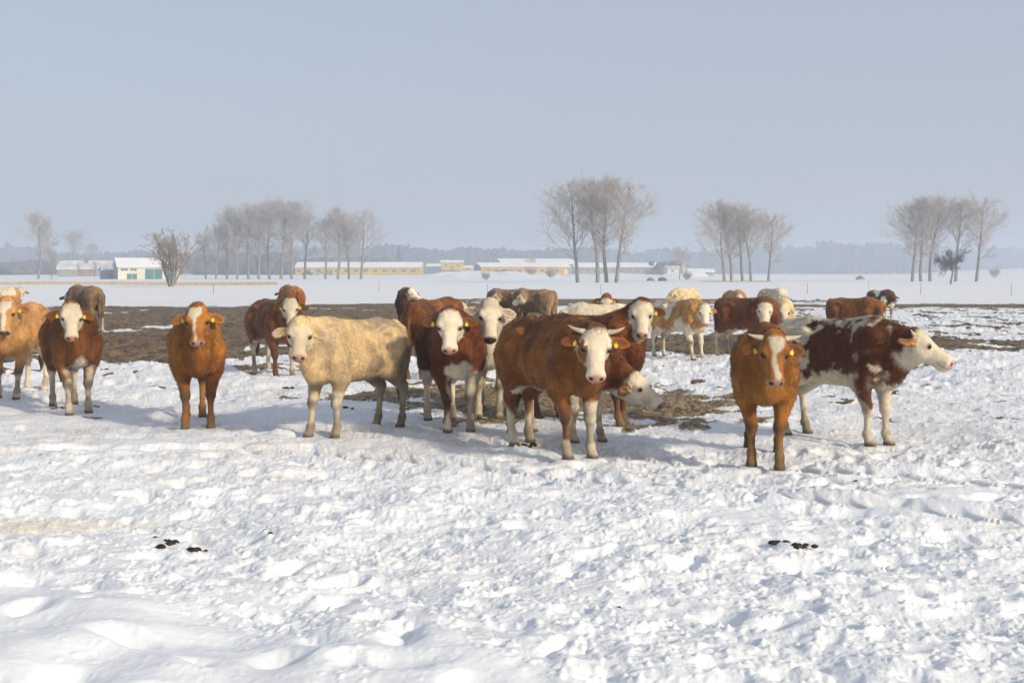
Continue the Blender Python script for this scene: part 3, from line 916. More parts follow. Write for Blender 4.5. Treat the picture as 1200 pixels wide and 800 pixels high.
    if hn:
        for sd in (1, -1):
            if (hn.get('only') or sd) != sd: continue
            L_ = hn.get('len', .17)
            p0 = HP(.005, sd * .075, -.035)
            o1 = l * sd * 1.0 + u * hn.get('u', .1) - f * hn.get('up', .15); o1 /= np.linalg.norm(o1)
            o2 = l * sd * .8 + u * hn.get('u2', .5) - f * hn.get('up2', .7); o2 /= np.linalg.norm(o2)
            pts = []; pp = p0
            for i in range(8):
                pts.append(tuple(pp * s)); t_ = i / 7; d_ = o1 * (1 - t_) + o2 * t_; pp = pp + d_ / np.linalg.norm(d_) * L_ / 7
            mb = MB(); mb.tube(pts, [(.026 * (1 - (i / 7)) ** .8 + .003) * hn.get('r', 1) * s for i in range(8)], 10)
            mb.build('horn', horn_mat, root, True)
    if hn and hn.get('halter'):
        pass
    # pressed spots under the feet
    return root

_eye = None; _tagm = None
def eye_mesh():
    global _eye
    if _eye is None:
        mb = MB(); V = []; n = 10
        for i in range(1, 8):
            for k in range(n):
                a = math.pi * i / 8; t = 2 * math.pi * k / n
                V.append((0.020 * math.sin(a) * math.cos(t), 0.020 * math.sin(a) * math.sin(t), 0.020 * math.cos(a)))
        V += [(0, 0, 0.020), (0, 0, -0.020)]
        Fc = [(i * n + k, i * n + (k + 1) % n, (i + 1) * n + (k + 1) % n, (i + 1) * n + k) for i in range(6) for k in range(n)]
        Fc += [(70, (k + 1) % n, k) for k in range(n)] + [(71, 60 + k, 60 + (k + 1) % n) for k in range(n)]
        me = bpy.data.meshes.new('eye'); me.from_pydata(V, [], Fc); me.polygons.foreach_set('use_smooth', [True] * len(Fc)); me.materials.append(eye_mat)
        _eye = me
    return _eye
def tag_mesh():
    """a small plastic flag: narrow neck with a round stud, wider plate below; x out along the ear, y downwards, z thickness"""
    global _tagm
    if _tagm is None:
        mb = MB()
        out = [(-.008, -.012), (.008, -.012), (.010, .004), (.024, .012), (.024, .050), (.019, .056), (-.019, .056), (-.024, .050), (-.024, .012), (-.010, .004)]
        n = len(out)
        mb.add([(x, y, -.0015) for x, y in out] + [(x, y, .0015) for x, y in out],
               [tuple(range(n))[::-1], tuple(range(n, 2 * n))] + [(i, (i + 1) % n, (i + 1) % n + n, i + n) for i in range(n)])
        mb.tube([(0, -.003, .001), (0, -.003, .006)], [.007, .005], 8)
        me = bpy.data.meshes.new('ear_tag'); me.from_pydata(mb.v, [], mb.f); me.materials.append(tag_mat)
        _tagm = me
    return _tagm
# ------------------------------------------------------------------ the herd: where each animal stands
TANEAR = (.34, .15, .05); CREAR = (.50, .38, .24)
def cow(fx, fy, **k):
    k['pos'] = pix(fx, fy)[:2]; k['D'] = k['pos'][1]
    return k
HERD = [
 cow(9, 467, phi=-20, H=1.27, head=(7, 352), face=-12, pitch=-62, coat='tan', fc='blaze', bw=.02, socks=(.30, .62), ear=TANEAR, seed=1, step=(.10, -.05, .1, 0), nose=(.12, .08, .07), lum=1.15,
     label='cream orange cow with a dark nose, cut off by the left edge of the picture'),
 cow(15, 384, phi=140, H=1.25, poll=(.85, .05, 1.2), coat='tan', saddle=.56, seed=2, lum=.9,
     label='orange and white back of a cow showing above the cream cow at the left edge'),
 cow(91, 484, phi=9, H=1.24, head=(84, 356), face=3, pitch=-60, coat='brown', fc='white', chest=(.20, .80), socks=(.12, .50), sockL=.42, ear=(.20, .07, .02), seed=3, step=(.02, .20, -.02, .10), fat=.93, wide=.125, lum=.9,
     label='brown cow with a white face and white chest walking forward, near the left edge'),
 cow(112, 388, phi=-152, anchor='h', H=1.33, poll=(.88, 0, 1.0), pitch=-70, coat='grey', seed=4, socks=(0, .35),
     label='shaggy grey brown cow seen from behind at the left end of the mud'),
 cow(232, 501, phi=2, H=1.24, head=(231, 359), reach=.30, face=-1, pitch=-64, coat='orange', fc='blaze', bo=-.020, bw=.0, ear=(.36, .15, .035), seed=5, tail=.14, fat=1.10, wide=.135, hwide=.09, knee=1.6, shag=1.2,
     label='orange brown cow with a crooked white blaze facing the camera, standing alone on the snow'),
 cow(333, 442, phi=20, H=1.26, head=(340, 350), face=4, pitch=-60, coat='brown', fc='white', socks=(0, .52), sockL=.5, belly=1, ear=(.14, .05, .02), seed=6, step=(0, .03, 0, .1), lum=.78,
     label='reddish brown cow with a white face standing on the mud edge behind the cream cow'),
 cow(336, 382, phi=-165, H=1.30, poll=(.88, 0, 1.1), coat='orange', seed=7,
     label='plain orange rump of a cow showing over the back of a white faced brown cow'),
 cow(378, 512, phi=-42, H=1.21, head=(352, 375), face=-2, pitch=-52, coat='cream', fc='light', grime=.75, socks=(.45, .5), ear=CREAR, earin=(.36, .24, .14), seed=8, step=(-.03, .06, -.03, .05), fat=1.0, shag=.75, hs=1.02,
     label='big cream cow with yellow ear tags and a dung smeared flank, turned to the left'),
 cow(475, 390, phi=-8, H=1.27, head=(482, 338), reach=.25, face=50, pitch=-30, coat='dark', fc='white', seed=9, lum=1.2, ear=(.12, .045, .02),
     label='small dark brown cow far back, its white face turned to the right'),
 cow(487, 444, phi=150, anchor='h', H=1.27, poll=(.86, 0, 1.15), coat='brown', seed=10, lum=.85, hwide=.10,
     label='brown cow with brown legs seen from behind, behind the white chested brown cow'),
 cow(538, 506, phi=11, H=1.26, head=(527, 364), face=0, pitch=-64, coat='red', fc='white', chest=(.15, .92), socks=(.14, .58), sockL=.62, ear=(.16, .055, .022), seed=11, tail=.1, step=(0, .02, .02, -.02), wide=.125, nose=(.55, .30, .24), fat=.87, lum=1.15,
     label='dark brown cow with a white face and white chest bib, beside the white cow'),
 cow(573, 489, phi=-6, H=1.27, head=(575, 353), face=1, pitch=-60, coat='white', fc='light', ear=(.52, .42, .30), seed=12, nose=(.06, .035, .03), knee=2.0, hs=1.10, fat=1.0, tags=0, wide=.125, hwide=.19, lum=1.08,
     label='white cow with a dark nose facing the camera between two brown cows'),
 cow(594, 386, phi=-128, anchor='c', H=1.22, head=(583, 343), headD=36.5, face=-120, pitch=-30, coat='grey', seed=13, shag=1.2, lum=1.35,
     label='left one of two woolly grey brown cows far back, its pale head raised'),
 cow(626, 389, phi=-128, anchor='c', H=1.24, head=(612, 344), headD=35.3, face=-120, pitch=-30, coat='grey', seed=14, lum=1.35,
     label='right one of two woolly grey brown cows far back, directly behind the horned brown cow'),
 cow(676, 432, phi=-62, H=1.15, anchor='f', head=(658, 366), reach=.3, face=-50, pitch=-60, coat='white', fc='light', seed=15, ear=(.40, .27, .12), lum=.95, hair=8000,
     label='white back of a cow with a tan ear, behind the horned brown cow'),
 cow(710, 427, phi=12, H=1.16, head=(711, 346), face=0, pitch=-60, coat='brown', fc='brownwhite', seed=16, ear=(.16, .06, .02), lum=.95, hs=.95,
     label='distant brown cow whose narrow white face shows above the red brown back'),
 cow(680, 537, phi=31, H=1.27, head=(699, 384), face=-1, pitch=-63, coat='brown', fc='white', faceup=-.02, eyepatch=-1, socks=(.20, .36), sockL=.48, chest=(.10, .66), belly=1, ear=(.26, .085, .02), seed=17, step=(.02, -.02, -.06, .10), hs=1.04, wide=.115, hwide=.13, tail=.05,
     horns=dict(len=.17, up=.0, up2=.55, u=.1, u2=.3), lum=1.05,
     label='horned brown cow with a white face and yellow ear tags, nearest in the middle'),
 cow(729, 498, phi=52, H=1.22, head=(752, 353), reach=.22, face=-2, pitch=-62, coat='red', fc='white', ear=(.13, .045, .02), seed=18, wide=.11, nose=(.5, .28, .22), lum=1.05, arch=-.02,
     label='red brown cow with a white face standing behind the grazing cow'),
 cow(690, 518, phi=42, H=1.15, head=(744, 437), headD=12.25, face=62, pitch=-38, coat='red', fc='white', socks=(.62, .6), belly=1, chest=(.14, .7), seed=19, nose=(.30, .17, .14), ear=(.15, .05, .02), lum=1.1, knee=0, hs=1.06, tags='R',
     horns=dict(len=.10, only=1, up=.3, up2=.3, u=.3, u2=.5, r=.8),
     label='grazing cow, its white horned head low to the right behind the horned brown cow'),
 cow(816, 421, phi=42, H=1.17, head=(826, 357), face=8, pitch=-60, coat='tan', fc='white', saddle=.50, socks=(.62, .62), chest=(.2, .8), belly=1, ear=(.38, .16, .05), seed=20, lum=1.1,
     label='tan and white patched cow standing behind the group, right of the red brown one'),
 cow(795, 380, phi=-28, H=1.20, head=(788, 341), reach=.2, face=-62, pitch=-35, coat='pale', fc='none', seed=21,
     label='pale cream cow farthest back, looking left above the tan and white one'),
 cow(849, 417, phi=54, anchor='h', H=1.21, head=(896, 355), reach=.25, face=3, pitch=-60, coat='red', fc='white', socks=(.55, .55), belly=1, seed=22, ear=(.12, .045, .02), lum=1.0,
     label='dark brown cow with a white face and white legs, behind the orange horned cow'),
 cow(866, 384, phi=18, H=1.16, head=(866, 345), face=0, pitch=-50, coat='tan', fc='white', seed=23, lum=.8,
     label='tan and white head of a cow peeping over the dark brown cow with white legs'),
 cow(915, 384, phi=28, H=1.22, head=(914, 343), face=55, pitch=-20, coat='white', fc='light', seed=24, ear=(.40, .28, .15), lum=.95,
     label='whitish cow far back with its head raised to the right above the cream calf'),
 cow(919, 408, phi=4, H=1.12, head=(919, 358), face=12, pitch=-58, coat='pale', fc='light', seed=25, ear=(.45, .30, .15),
     label='cream coloured young cow facing the camera over the spotted cow'),
 cow(897, 548, phi=1, H=1.22, head=(908, 392), reach=.42, face=6, pitch=-62, coat='orange', fc='blaze', bw=.0, bo=.008, ear=(.24, .085, .02), seed=26, tail=-.13, step=(.10, -.08, .05, -.25), wide=.12, fat=1.02, knee=1.8, lum=.82, hs=1.04,
     horns=dict(len=.15, up=.05, up2=.25, u=.1, u2=.2),
     label='orange brown horned cow with a white blaze, nearest to the camera at the right'),
 cow(1031, 522, phi=50, H=1.24, head=(1076, 387), headD=11.95, face=78, pitch=-31, roll=0, droop=-.55, solid_ear=1, coat='white', spots=1, fc='white', nose=(.62, .36, .28), ear=(.36, .15, .045), seed=27, knee=0, hs=1.04, fat=1.0, step=(.02, -.03, .03, 0), tags='R', wide=.11,
     horns=dict(len=.12, up=.5, up2=.5, u=.3, u2=.4, r=.8),
     label='white cow with large dark brown patches and a white head in profile, rightmost'),
 cow(1000, 404, phi=58, anchor='c', H=1.12, head=(1031, 354), reach=.25, face=4, pitch=-45, coat='orange', fc='none', seed=28, lum=.68, ear=(.16, .07, .02),
     label='plain golden brown cow standing far back above the back of the spotted cow'),
 cow(1042, 378, phi=35, H=1.12, head=(1046, 344), reach=.2, face=25, pitch=-35, coat='dark', fc='none', chest=(.2, .9), saddle=.62, seed=29, socks=(.4, .4), lum=1.2,
     label='small dark brown cow with a white shoulder patch, farthest back at the right'),
]
# ------------------------------------------------------------------ bare winter trees
bark = noisy_mat('winter_bark', (.17, .15, .135), (.28, .255, .23), 3, .9)
twig_mat = noisy_mat('winter_twigs', (.38, .335, .30), (.50, .45, .405), .6, .9)
dark_twig = noisy_mat('dark_twigs', (.055, .045, .035), (.10, .080, .06), .6, .9)
willow_twig = noisy_mat('willow_twigs', (.26, .20, .145), (.36, .29, .215), .6, .9)

def tubes_mesh(name, segs, n=4):
    """segs: (m, 8) p0 p1 r0 r1 -> thin prisms"""
    A = np.array([q[:3] for q in segs], np.float32); Bp = np.array([q[3:6] for q in segs], np.float32)
    r0 = np.array([q[6] for q in segs], np.float32); r1 = np.array([q[7] for q in segs], np.float32)
    d = Bp - A; d /= np.linalg.norm(d, axis=1, keepdims=True) + 1e-9
    ref = np.where(np.abs(d[:, 2:3]) < .9, np.array([[0, 0, 1.]]), np.array([[1., 0, 0]]))
    a = np.cross(d, ref); a /= np.linalg.norm(a, axis=1, keepdims=True); b = np.cross(d, a)
    V = np.zeros((len(segs), 2 * n, 3), np.float32)
    for k in range(n):
        t = 2 * math.pi * k / n
        o = a * math.cos(t) + b * math.sin(t)
        V[:, k] = A + o * r0[:, None]; V[:, n + k] = Bp + o * r1[:, None]
    base = (np.arange(len(segs)) * 2 * n)[:, None]
    F = np.concatenate([base + np.array([[k, (k + 1) % n, n + (k + 1) % n, n + k]]) for k in range(n)])
    return np_mesh(name, V.reshape(-1, 3), F)

def grow(rd, p, d, length, r, level, maxl, out, cfg):
    """one limb as a bent chain of segments, with side shoots"""
    n = 5 if level == 0 else 4 if level < maxl else 2
    pts = [p]; q = np.array(p, float); dd = np.array(d, float)
    for i in range(n):
        dd = dd + np.array([rd.gauss(0, cfg['jit']), rd.gauss(0, cfg['jit']), rd.gauss(0, cfg['jit'] * .6) + cfg['up']])
        dd /= np.linalg.norm(dd)
        q2 = q + dd * length / n
        ra = r * (1 - .8 * i / n) + cfg['rmin']; rb = r * (1 - .8 * (i + 1) / n) + cfg['rmin']
        out.append((*q, *q2, ra, rb, level)); q = q2; pts.append(q.copy())
    if level >= maxl: return
    k = cfg['kids'][level]
    for j in range(k):
        t = rd.uniform(.18, 1.0) if level > 0 else .12 + .88 * (j + rd.random()) / k
        i = min(n - 1, int(t * n)); a, b = np.array(pts[i]), np.array(pts[i + 1]); o = a + (b - a) * (t * n - i)
        ax = (b - a) / (np.linalg.norm(b - a) + 1e-9)
        w = np.array([rd.gauss(0, 1), rd.gauss(0, 1), rd.gauss(0, 1)]); w -= ax * (w @ ax); w /= np.linalg.norm(w)
        th = R(rd.uniform(*cfg['ang']))
        nd = ax * math.cos(th) + w * math.sin(th)
        ln = length * rd.uniform(.36, .72) * (1.15 - .5 * t)
        grow(rd, o, nd, ln, r * .45 * (1 - .4 * t), level + 1, maxl, out, cfg)

def poplar_parts(seed, Ht=18.0, spread=1.0, first=.22, lean=0.0, fork=0):
    """tall tree: clean trunk, steeply rising limbs that fan out into a broad top"""
    rd = random.Random(seed); tr = []; cr = []
    rb = .028 * Ht * .55
    cfg = dict(jit=.08, up=.045, rmin=.0065, kids=[8, 5, 5], ang=(18, 44))
    p = np.array([0, 0, -.3]); d = np.array([lean, rd.gauss(0, .03), 1.0]); d /= np.linalg.norm(d)
    n = 12; pts = [p.copy()]
    for i in range(n):
        d = d + np.array([rd.gauss(0, .035), rd.gauss(0, .035), .03]); d /= np.linalg.norm(d)
        q = p + d * Ht * .93 / n
        r0 = rb * (1 - i / n) ** .75 + .03; r1 = rb * (1 - (i + 1) / n) ** .75 + .03
        tr.append((*p, *q, r0, r1, 0)); p = q; pts.append(p.copy())
    m = int(24 + 5 * rd.random())
    for j in range(m):
        t = first + (1 - first) * ((j + rd.random()) / m) ** .9
        i = min(n - 1, int(t * n)); o = pts[i] + (pts[i + 1] - pts[i]) * (t * n - i)
        az = rd.random() * 6.283 if j % 3 else (0 if rd.random() < .5 else math.pi) + rd.gauss(0, .5)
        th = R(rd.uniform(16, 52)) * (.6 + .4 * spread)
        nd = np.array([math.cos(az) * math.sin(th), math.sin(az) * math.sin(th), math.cos(th)])
        # each limb grows out to a rounded crown outline
        c_ = np.array([0, 0, Ht * .64]); e_ = np.array([Ht * .35 * spread, Ht * .35 * spread, Ht * .37])
        o_ = (o - c_) / e_; dd = nd / e_; A_ = dd @ dd; B_ = o_ @ dd; C2_ = o_ @ o_ - 1
        q_ = B_ * B_ - A_ * C2_
        ln = ((-B_ + math.sqrt(q_)) / A_ if q_ > 0 else Ht * .1) * rd.uniform(.72, 1.0) * .92
        ln = max(Ht * .05, min(ln, Ht * .55))
        if t < first + .10: ln *= rd.uniform(.4, 1.0)
        grow(rd, o, nd, ln, rb * .36 * (1.1 - .6 * t), 0, 3, cr, cfg)
    return tr, cr
def spreading_parts(seed, Ht=6.0, trunks=1, wide=1.0, dense=1.0, base=.25):
    """low broad tree, or a many stemmed willow"""
    rd = random.Random(seed); tr = []; cr = []
    cfg = dict(jit=.16, up=.03, rmin=.012, kids=[int(8 * dense), int(6 * dense), 4], ang=(28, 62))
    for k in range(trunks):
        az = 6.283 * k / max(trunks, 1) + rd.random(); th = R(rd.uniform(10, 38)) * wide * (trunks > 1) + R(3)
        d = np.array([math.cos(az) * math.sin(th), .6 * math.sin(az) * math.sin(th), math.cos(th)])
        p = np.array([0, 0, -.25]); pts = [p.copy()]
        L_ = Ht * (.55 if trunks == 1 else rd.uniform(.55, .8)); n = 6; rb = Ht * .028 * (1.25 if trunks == 1 else .8)
        for i in range(n):
            d = d + np.array([rd.gauss(0, .08), rd.gauss(0, .08), .05]); d /= np.linalg.norm(d)
            q = p + d * L_ / n
            tr.append((*p, *q, rb * (1 - .6 * i / n), rb * (1 - .6 * (i + 1) / n), 0)); p = q; pts.append(p.copy())
        for j in range(int(11 * dense)):
            t = base + (1 - base) * (j + rd.random()) / int(11 * dense); i = min(n - 1, int(t * n)); o = pts[i] + (pts[i + 1] - pts[i]) * (t * n - i)
            a2 = rd.random() * 6.283; t2 = R(rd.uniform(35, 85)) * wide if trunks == 1 else R(rd.uniform(15, 55))
            nd = np.array([math.cos(a2) * math.sin(t2), math.sin(a2) * math.sin(t2), math.cos(t2)])
            grow(rd, o, nd, Ht * rd.uniform(.28, .5), rb * .4, 0, 3, cr, cfg)
    return tr, cr
def fir_parts(seed, Ht=10.0):
    rd = random.Random(seed); tr = [(0, 0, -.2, 0, 0, Ht, .16, .02, 0)]; cr = []
    for k in range(420):
        t = (k + .5) / 420; z = Ht * (.08 + .9 * t); ln = Ht * .22 * (1 - t) ** .85 * rd.uniform(.6, 1.1) + .15
        az = k * 2.39996; e = (math.cos(az) * ln, math.sin(az) * ln, z - ln * .25)
        cr.append((0, 0, z, *e, .09, .05, 0))
        for q in range(5):
            u_ = rd.uniform(.3, 1); a = az + rd.choice((-1, 1)) * .7; l2 = ln * .3
            b = (e[0] * u_, e[1] * u_, z + (e[2] - z) * u_); cr.append((*b, b[0] + math.cos(a) * l2, b[1] + math.sin(a) * l2, b[2] - l2 * .3, .10, .04, 0))
    return tr, cr

TREE_DATA = {}
def variant(key, fn, tw, trm=bark, **kw):
    tr, cr = fn(**kw)
    a = tubes_mesh('trunk', tr, 8); a.materials.append(trm)
    big = [c for c in cr if c[8] == 0]; fine = [c for c in cr if c[8] > 0]
    c = tubes_mesh('crown', cr, 3); c.materials.append(tw)
    TREE_DATA[key] = (a, c)
def place_tree(name, key, px, py_base, D, scale, label, group, rz=0.0, sx=1.0):
    x = (px - 600) / FOC * D
    z = g(x, D)
    if key[0] == 'p': sx = sx * 1.22
    r = empty(name, (x, D, z), rz); r.scale = (scale * sx, scale * sx, scale)
    tag(r, label, 'tree', group)
    link('trunk', TREE_DATA[key][0], None, r); link('crown', TREE_DATA[key][1], None, r)
    return r

def build_trees():
    for i in range(6):
        variant('p%d' % i, poplar_parts, twig_mat, seed=40 + i, Ht=18, spread=[1.0, .85, 1.1, .9, 1.2, .8][i], first=[.26, .32, .24, .36, .28, .30][i], lean=[0, .03, -.06, .05, .08, -.02][i])
    variant('willow', spreading_parts, willow_twig, seed=5, Ht=6.8, trunks=7, wide=1.0, dense=.6)
    variant('oak', spreading_parts, dark_twig, seed=9, Ht=6.0, trunks=1, wide=.78, dense=1.0, base=.62)
    variant('bush', spreading_parts, twig_mat, seed=12, Ht=2.0, trunks=6, wide=1.4, dense=.6)
    variant('fir', fir_parts, noisy_mat('fir_needles', (.022, .035, .022), (.05, .07, .04), 1.0, .9), seed=3, Ht=12)
    G1 = 'four tall poplars in the middle of the far field'
    for px, D, hpx, v, rz, l in [(677, 226, 120, 'p2', .3, 'leftmost of the four tall bare poplars in the middle, leaning left'),
                                 (700, 222, 124, 'p0', 1.2, 'second from the left of the four bare poplars in the middle of the field'),
                                 (711, 224, 124, 'p1', 2.9, 'third from the left of the four bare poplars in the middle, slender'),
                                 (722, 222, 120, 'p4', 0.0, 'rightmost of the four tall bare poplars, limbs reaching right')]:
        place_tree('poplar_tree', v, px, 331, D, hpx / FOC * D / 18 * .97, l, G1, rz)
    G2 = 'row of bare trees on the left before the farm'
    L = [(45, 352, 74, 'p1', .5, 'bare tree standing alone at the far left edge behind the fields'),
         (253, 352, 60, 'p3', .2, 'smallest bare tree at the left end of the long row'),
         (241, 356, 50, 'p4', 2.0, 'low bare tree just right of the willow, before the long row'),
         (266, 356, 72, 'p2', 5.0, 'pale bare tree between the first two of the long row'),
         (316, 354, 88, 'p1', 3.0, 'bare tree filling the gap left of the tallest of the long row'),
         (357, 356, 74, 'p3', .8, 'bare tree between the wide one and the yellow building trees'),
         (278, 350, 82, 'p0', 2.2, 'bare tree second from the left end of the long row'),
         (291, 352, 84, 'p5', 4.2, 'bare tree third from the left end of the long row'),
         (303, 350, 86, 'p2', 1.9, 'bare tree fourth from the left end of the long row'),
         (329, 348, 90, 'p4', .9, 'tallest bare tree in the middle of the long row'),
         (342, 350, 88, 'p0', 3.6, 'wide bare tree in the long row, at the left end of the yellow building'),
         (381, 348, 70, 'p3', 5.1, 'slim bare tree in front of the left part of the yellow building'),
         (396, 346, 80, 'p1', 1.0, 'bare tree in front of the middle of the yellow building'),
         (409, 350, 66, 'p5', 2.0, 'low bare tree between the two taller ones before the yellow building'),
         (423, 346, 78, 'p2', 2.6, 'bare tree farthest right before the long yellow building')]
    for px, D, hpx, v, rz, l in L:
        place_tree('poplar_tree', v, px, 327, D, hpx / FOC * D / 18 * 1.02, l, G2, rz)
    G3 = 'clump of five bare trees right of the farm'
    for px, D, hpx, v, rz, l in [(849, 248, 92, 'p2', .2, 'leftmost bare tree of the clump right of the farm'), (857, 250, 88, 'p0', 1.7, 'second bare tree of the clump right of the farm'),
                                 (870, 252, 86, 'p3', 3.3, 'middle bare tree of the clump right of the farm'), (880, 250, 80, 'p5', 2.4, 'fourth bare tree of the clump right of the farm'),
                                 (900, 252, 78, 'p4', .4, 'rightmost bare tree of the clump right of the farm')]:
        place_tree('poplar_tree', v, px, 330, D, hpx / FOC * D / 18 * 1.02, l, G3, rz)
    G4 = 'clump of bare trees at the far right'
    for px, D, hpx, v, rz, l in [(1069, 250, 92, 'p2', 2.9, 'leftmost bare tree of the far right clump'), (1079, 250, 94, 'p1', 1.4, 'second bare tree of the far right clump'),
                                 (1090, 254, 96, 'p0', 4.4, 'third bare tree of the far right clump'), (1120, 252, 94, 'p3', .3, 'bare poplar right behind the low dark tree'),
                                 (1144, 250, 96, 'p4', .2, 'rightmost broad bare tree of the far right clump')]:
        place_tree('poplar_tree', v, px, 330, D, hpx / FOC * D / 18 * 1.02, l, G4, rz)
    place_tree('willow_tree', 'willow', 200, 336, 155, 1.0, 'many stemmed bare willow in the snow in front of the white barn', None, .4)
    place_tree('dark_tree', 'oak', 1114, 333, 192, 1.0, 'small dark spreading tree in front of the far right clump', None, 0)
    place_tree('fir_tree', 'fir', 203, 300, 470, 1.32, 'tall pointed fir rising behind the barn and the willow', 'firs by the farm')
    place_tree('fir_tree', 'fir', 162, 300, 640, .80, 'short fir tip above the roof of the white barn', 'firs by the farm')
    place_tree('fir_tree', 'fir', 467, 300, 760, 1.35, 'dark fir on the wooded rise right of the church tower', 'firs by the farm')
    for px, D, sc, l in [(569, 300, 1.1, 'round bare bush in the snow before the small yellow house'), (645, 390, 1.9, 'bare bush in front of the right part of the yellow barn'),
                         (622, 400, 1.6, 'bare bush in front of the windows of the yellow barn'), (805, 300, 1.2, 'bare bush beside the snowy mound at the right of the farm'),
                         (1166, 420, 1.9, 'lone bare bush on the snowy slope at the far right')]:
        place_tree('bare_bush', 'bush', px, 325, D, sc, l, 'bare bushes on the far field', px * .1)
    place_tree('poplar_tree', 'p5', 622, 300, 585, .52, 'small bare tree above the snowy roof of the big hall', None, .1)
    place_tree('poplar_tree', 'p1', 60, 326, 330, .42, 'short thin bare tree beside the lone tree at the left', None, .1)
    place_tree('poplar_tree', 'p4', 796, 325, 330, .42, 'small bare tree at the right end of the long grey barn', None, .1)
    place_tree('poplar_tree', 'p0', 85, 326, 600, 1.15, 'hazy bare tree far behind the village houses', None, .1)
    place_tree('poplar_tree', 'p3', 106, 326, 620, .85, 'hazy smaller bare tree behind the village houses', None, .1)

# ------------------------------------------------------------------ far woods: crowns standing close on the skyline
def far_wood(name, spans, label_mat):
    """spans: (px0, px1, depth, row of the tops, rows of unevenness)"""
    rd = random.Random(len(spans) * 7 + int(spans[0][0])); Vs = []; Fs = []; nb = 0
    ico = []
    for i in range(1, 6):
        for k in range(8):
            a = math.pi * i / 6; t = 2 * math.pi * (k + .5 * (i % 2)) / 8
            ico.append((math.sin(a) * math.cos(t), math.sin(a) * math.sin(t), math.cos(a)))
    ico += [(0, 0, 1), (0, 0, -1)]; ico = np.array(ico)
    fc = [(i * 8 + k, i * 8 + (k + 1) % 8, (i + 1) * 8 + (k + 1) % 8, (i + 1) * 8 + k) for i in range(4) for k in range(8)]
    fc += [(40, (k + 1) % 8, k, k) for k in range(8)] + [(41, 32 + k, 32 + (k + 1) % 8, 32 + (k + 1) % 8) for k in range(8)]
    fc = np.array(fc)
    for (x0, x1, D, top, un) in spans:
        X0, X1 = (x0 - 600) / FOC * D, (x1 - 600) / FOC * D
        step = 3.2
        n = int((X1 - X0) / step)
        for row in range(3):
            for i in range(n):
                d = D + row * 16 + rd.uniform(-5, 5); x = (X0 + step * (i + rd.random())) * d / D
                zt = CAM_H + (HOR - top) / FOC * D + (fbm2(np.array([x * .035]), np.array([D * .1]), 3, 3)[0] - .5) * un / FOC * D * 2.6 + rd.gauss(0, .16) * un / FOC * D
                zg = g(x, d); hgt = zt - zg
                if hgt < 2: continue
                w = rd.uniform(2.2, 4.6)
                pieces = [(0, 0, zg + hgt * .5, w, hgt * .5)] + [(rd.gauss(0, w * .6), rd.gauss(0, w * .6), zg + hgt * rd.uniform(.3, .93), w * rd.uniform(.3, .55), hgt * rd.uniform(.08, .2)) for _ in range(5)]
                for (ox, oy, cz, ww, hh) in pieces:
                    v = ico * (1 + .35 * (np.array([rd.random() for _ in range(42)])[:, None] - .5)) * np.array([ww, ww, hh]) + np.array([x + ox, d + oy, cz])
                    Vs.append(v); Fs.append(fc + nb); nb += 42
    V = np.concatenate(Vs); F = np.concatenate(Fs)
    faces4 = F[F[:, 2] != F[:, 3]]; faces3 = F[F[:, 2] == F[:, 3]][:, :3]
    me = bpy.data.meshes.new(name)
    n4, n3 = len(faces4), len(faces3)
    me.vertices.add(len(V)); me.vertices.foreach_set('co', V.astype(np.float32).ravel())
    me.loops.add(n4 * 4 + n3 * 3); me.loops.foreach_set('vertex_index', np.concatenate([faces4.ravel(), faces3.ravel()]).astype(np.int32))
    me.polygons.add(n4 + n3)
    me.polygons.foreach_set('loop_start', np.concatenate([np.arange(n4) * 4, n4 * 4 + np.arange(n3) * 3]).astype(np.int32))
    me.polygons.foreach_set('loop_total', np.concatenate([np.full(n4, 4), np.full(n3, 3)]).astype(np.int32))
    me.update(calc_edges=True)
    return link(name, me, label_mat)
wood_mat = noisy_mat('far_wood', (.030, .034, .026), (.085, .075, .058), .05, .95)
brush_mat = noisy_mat('far_brush', (.085, .068, .055), (.16, .13, .105), .08, .95)
def build_woods():
    o = far_wood('far_wood', [(-260, 60, 1100, 290, 9), (50, 240, 1000, 296, 5), (230, 480, 1000, 288, 6), (440, 700, 950, 291, 6), (690, 860, 1150, 294, 5),
                              (840, 1010, 1200, 290, 5), (960, 1100, 1150, 286, 6), (1085, 1250, 1500, 290, 4), (1230, 1500, 1300, 287, 6)], wood_mat)
    tag(o, 'blue hazy wood along the horizon behind the farm and the fields', 'woods', kind='stuff')
    o = far_wood('roadside_brush', [(-150, 120, 620, 308, 5), (225, 350, 560, 297, 8), (340, 460, 640, 303, 5), (-10, 30, 560, 308, 5)], brush_mat)
    tag(o, 'grey thicket of bare brush behind the long row of trees', 'brush', kind='stuff')
    o = far_wood('right_brush', [(770, 800, 560, 308, 4)], brush_mat)
    tag(o, 'patch of bare brush at the right end of the farm', 'brush', kind='stuff')

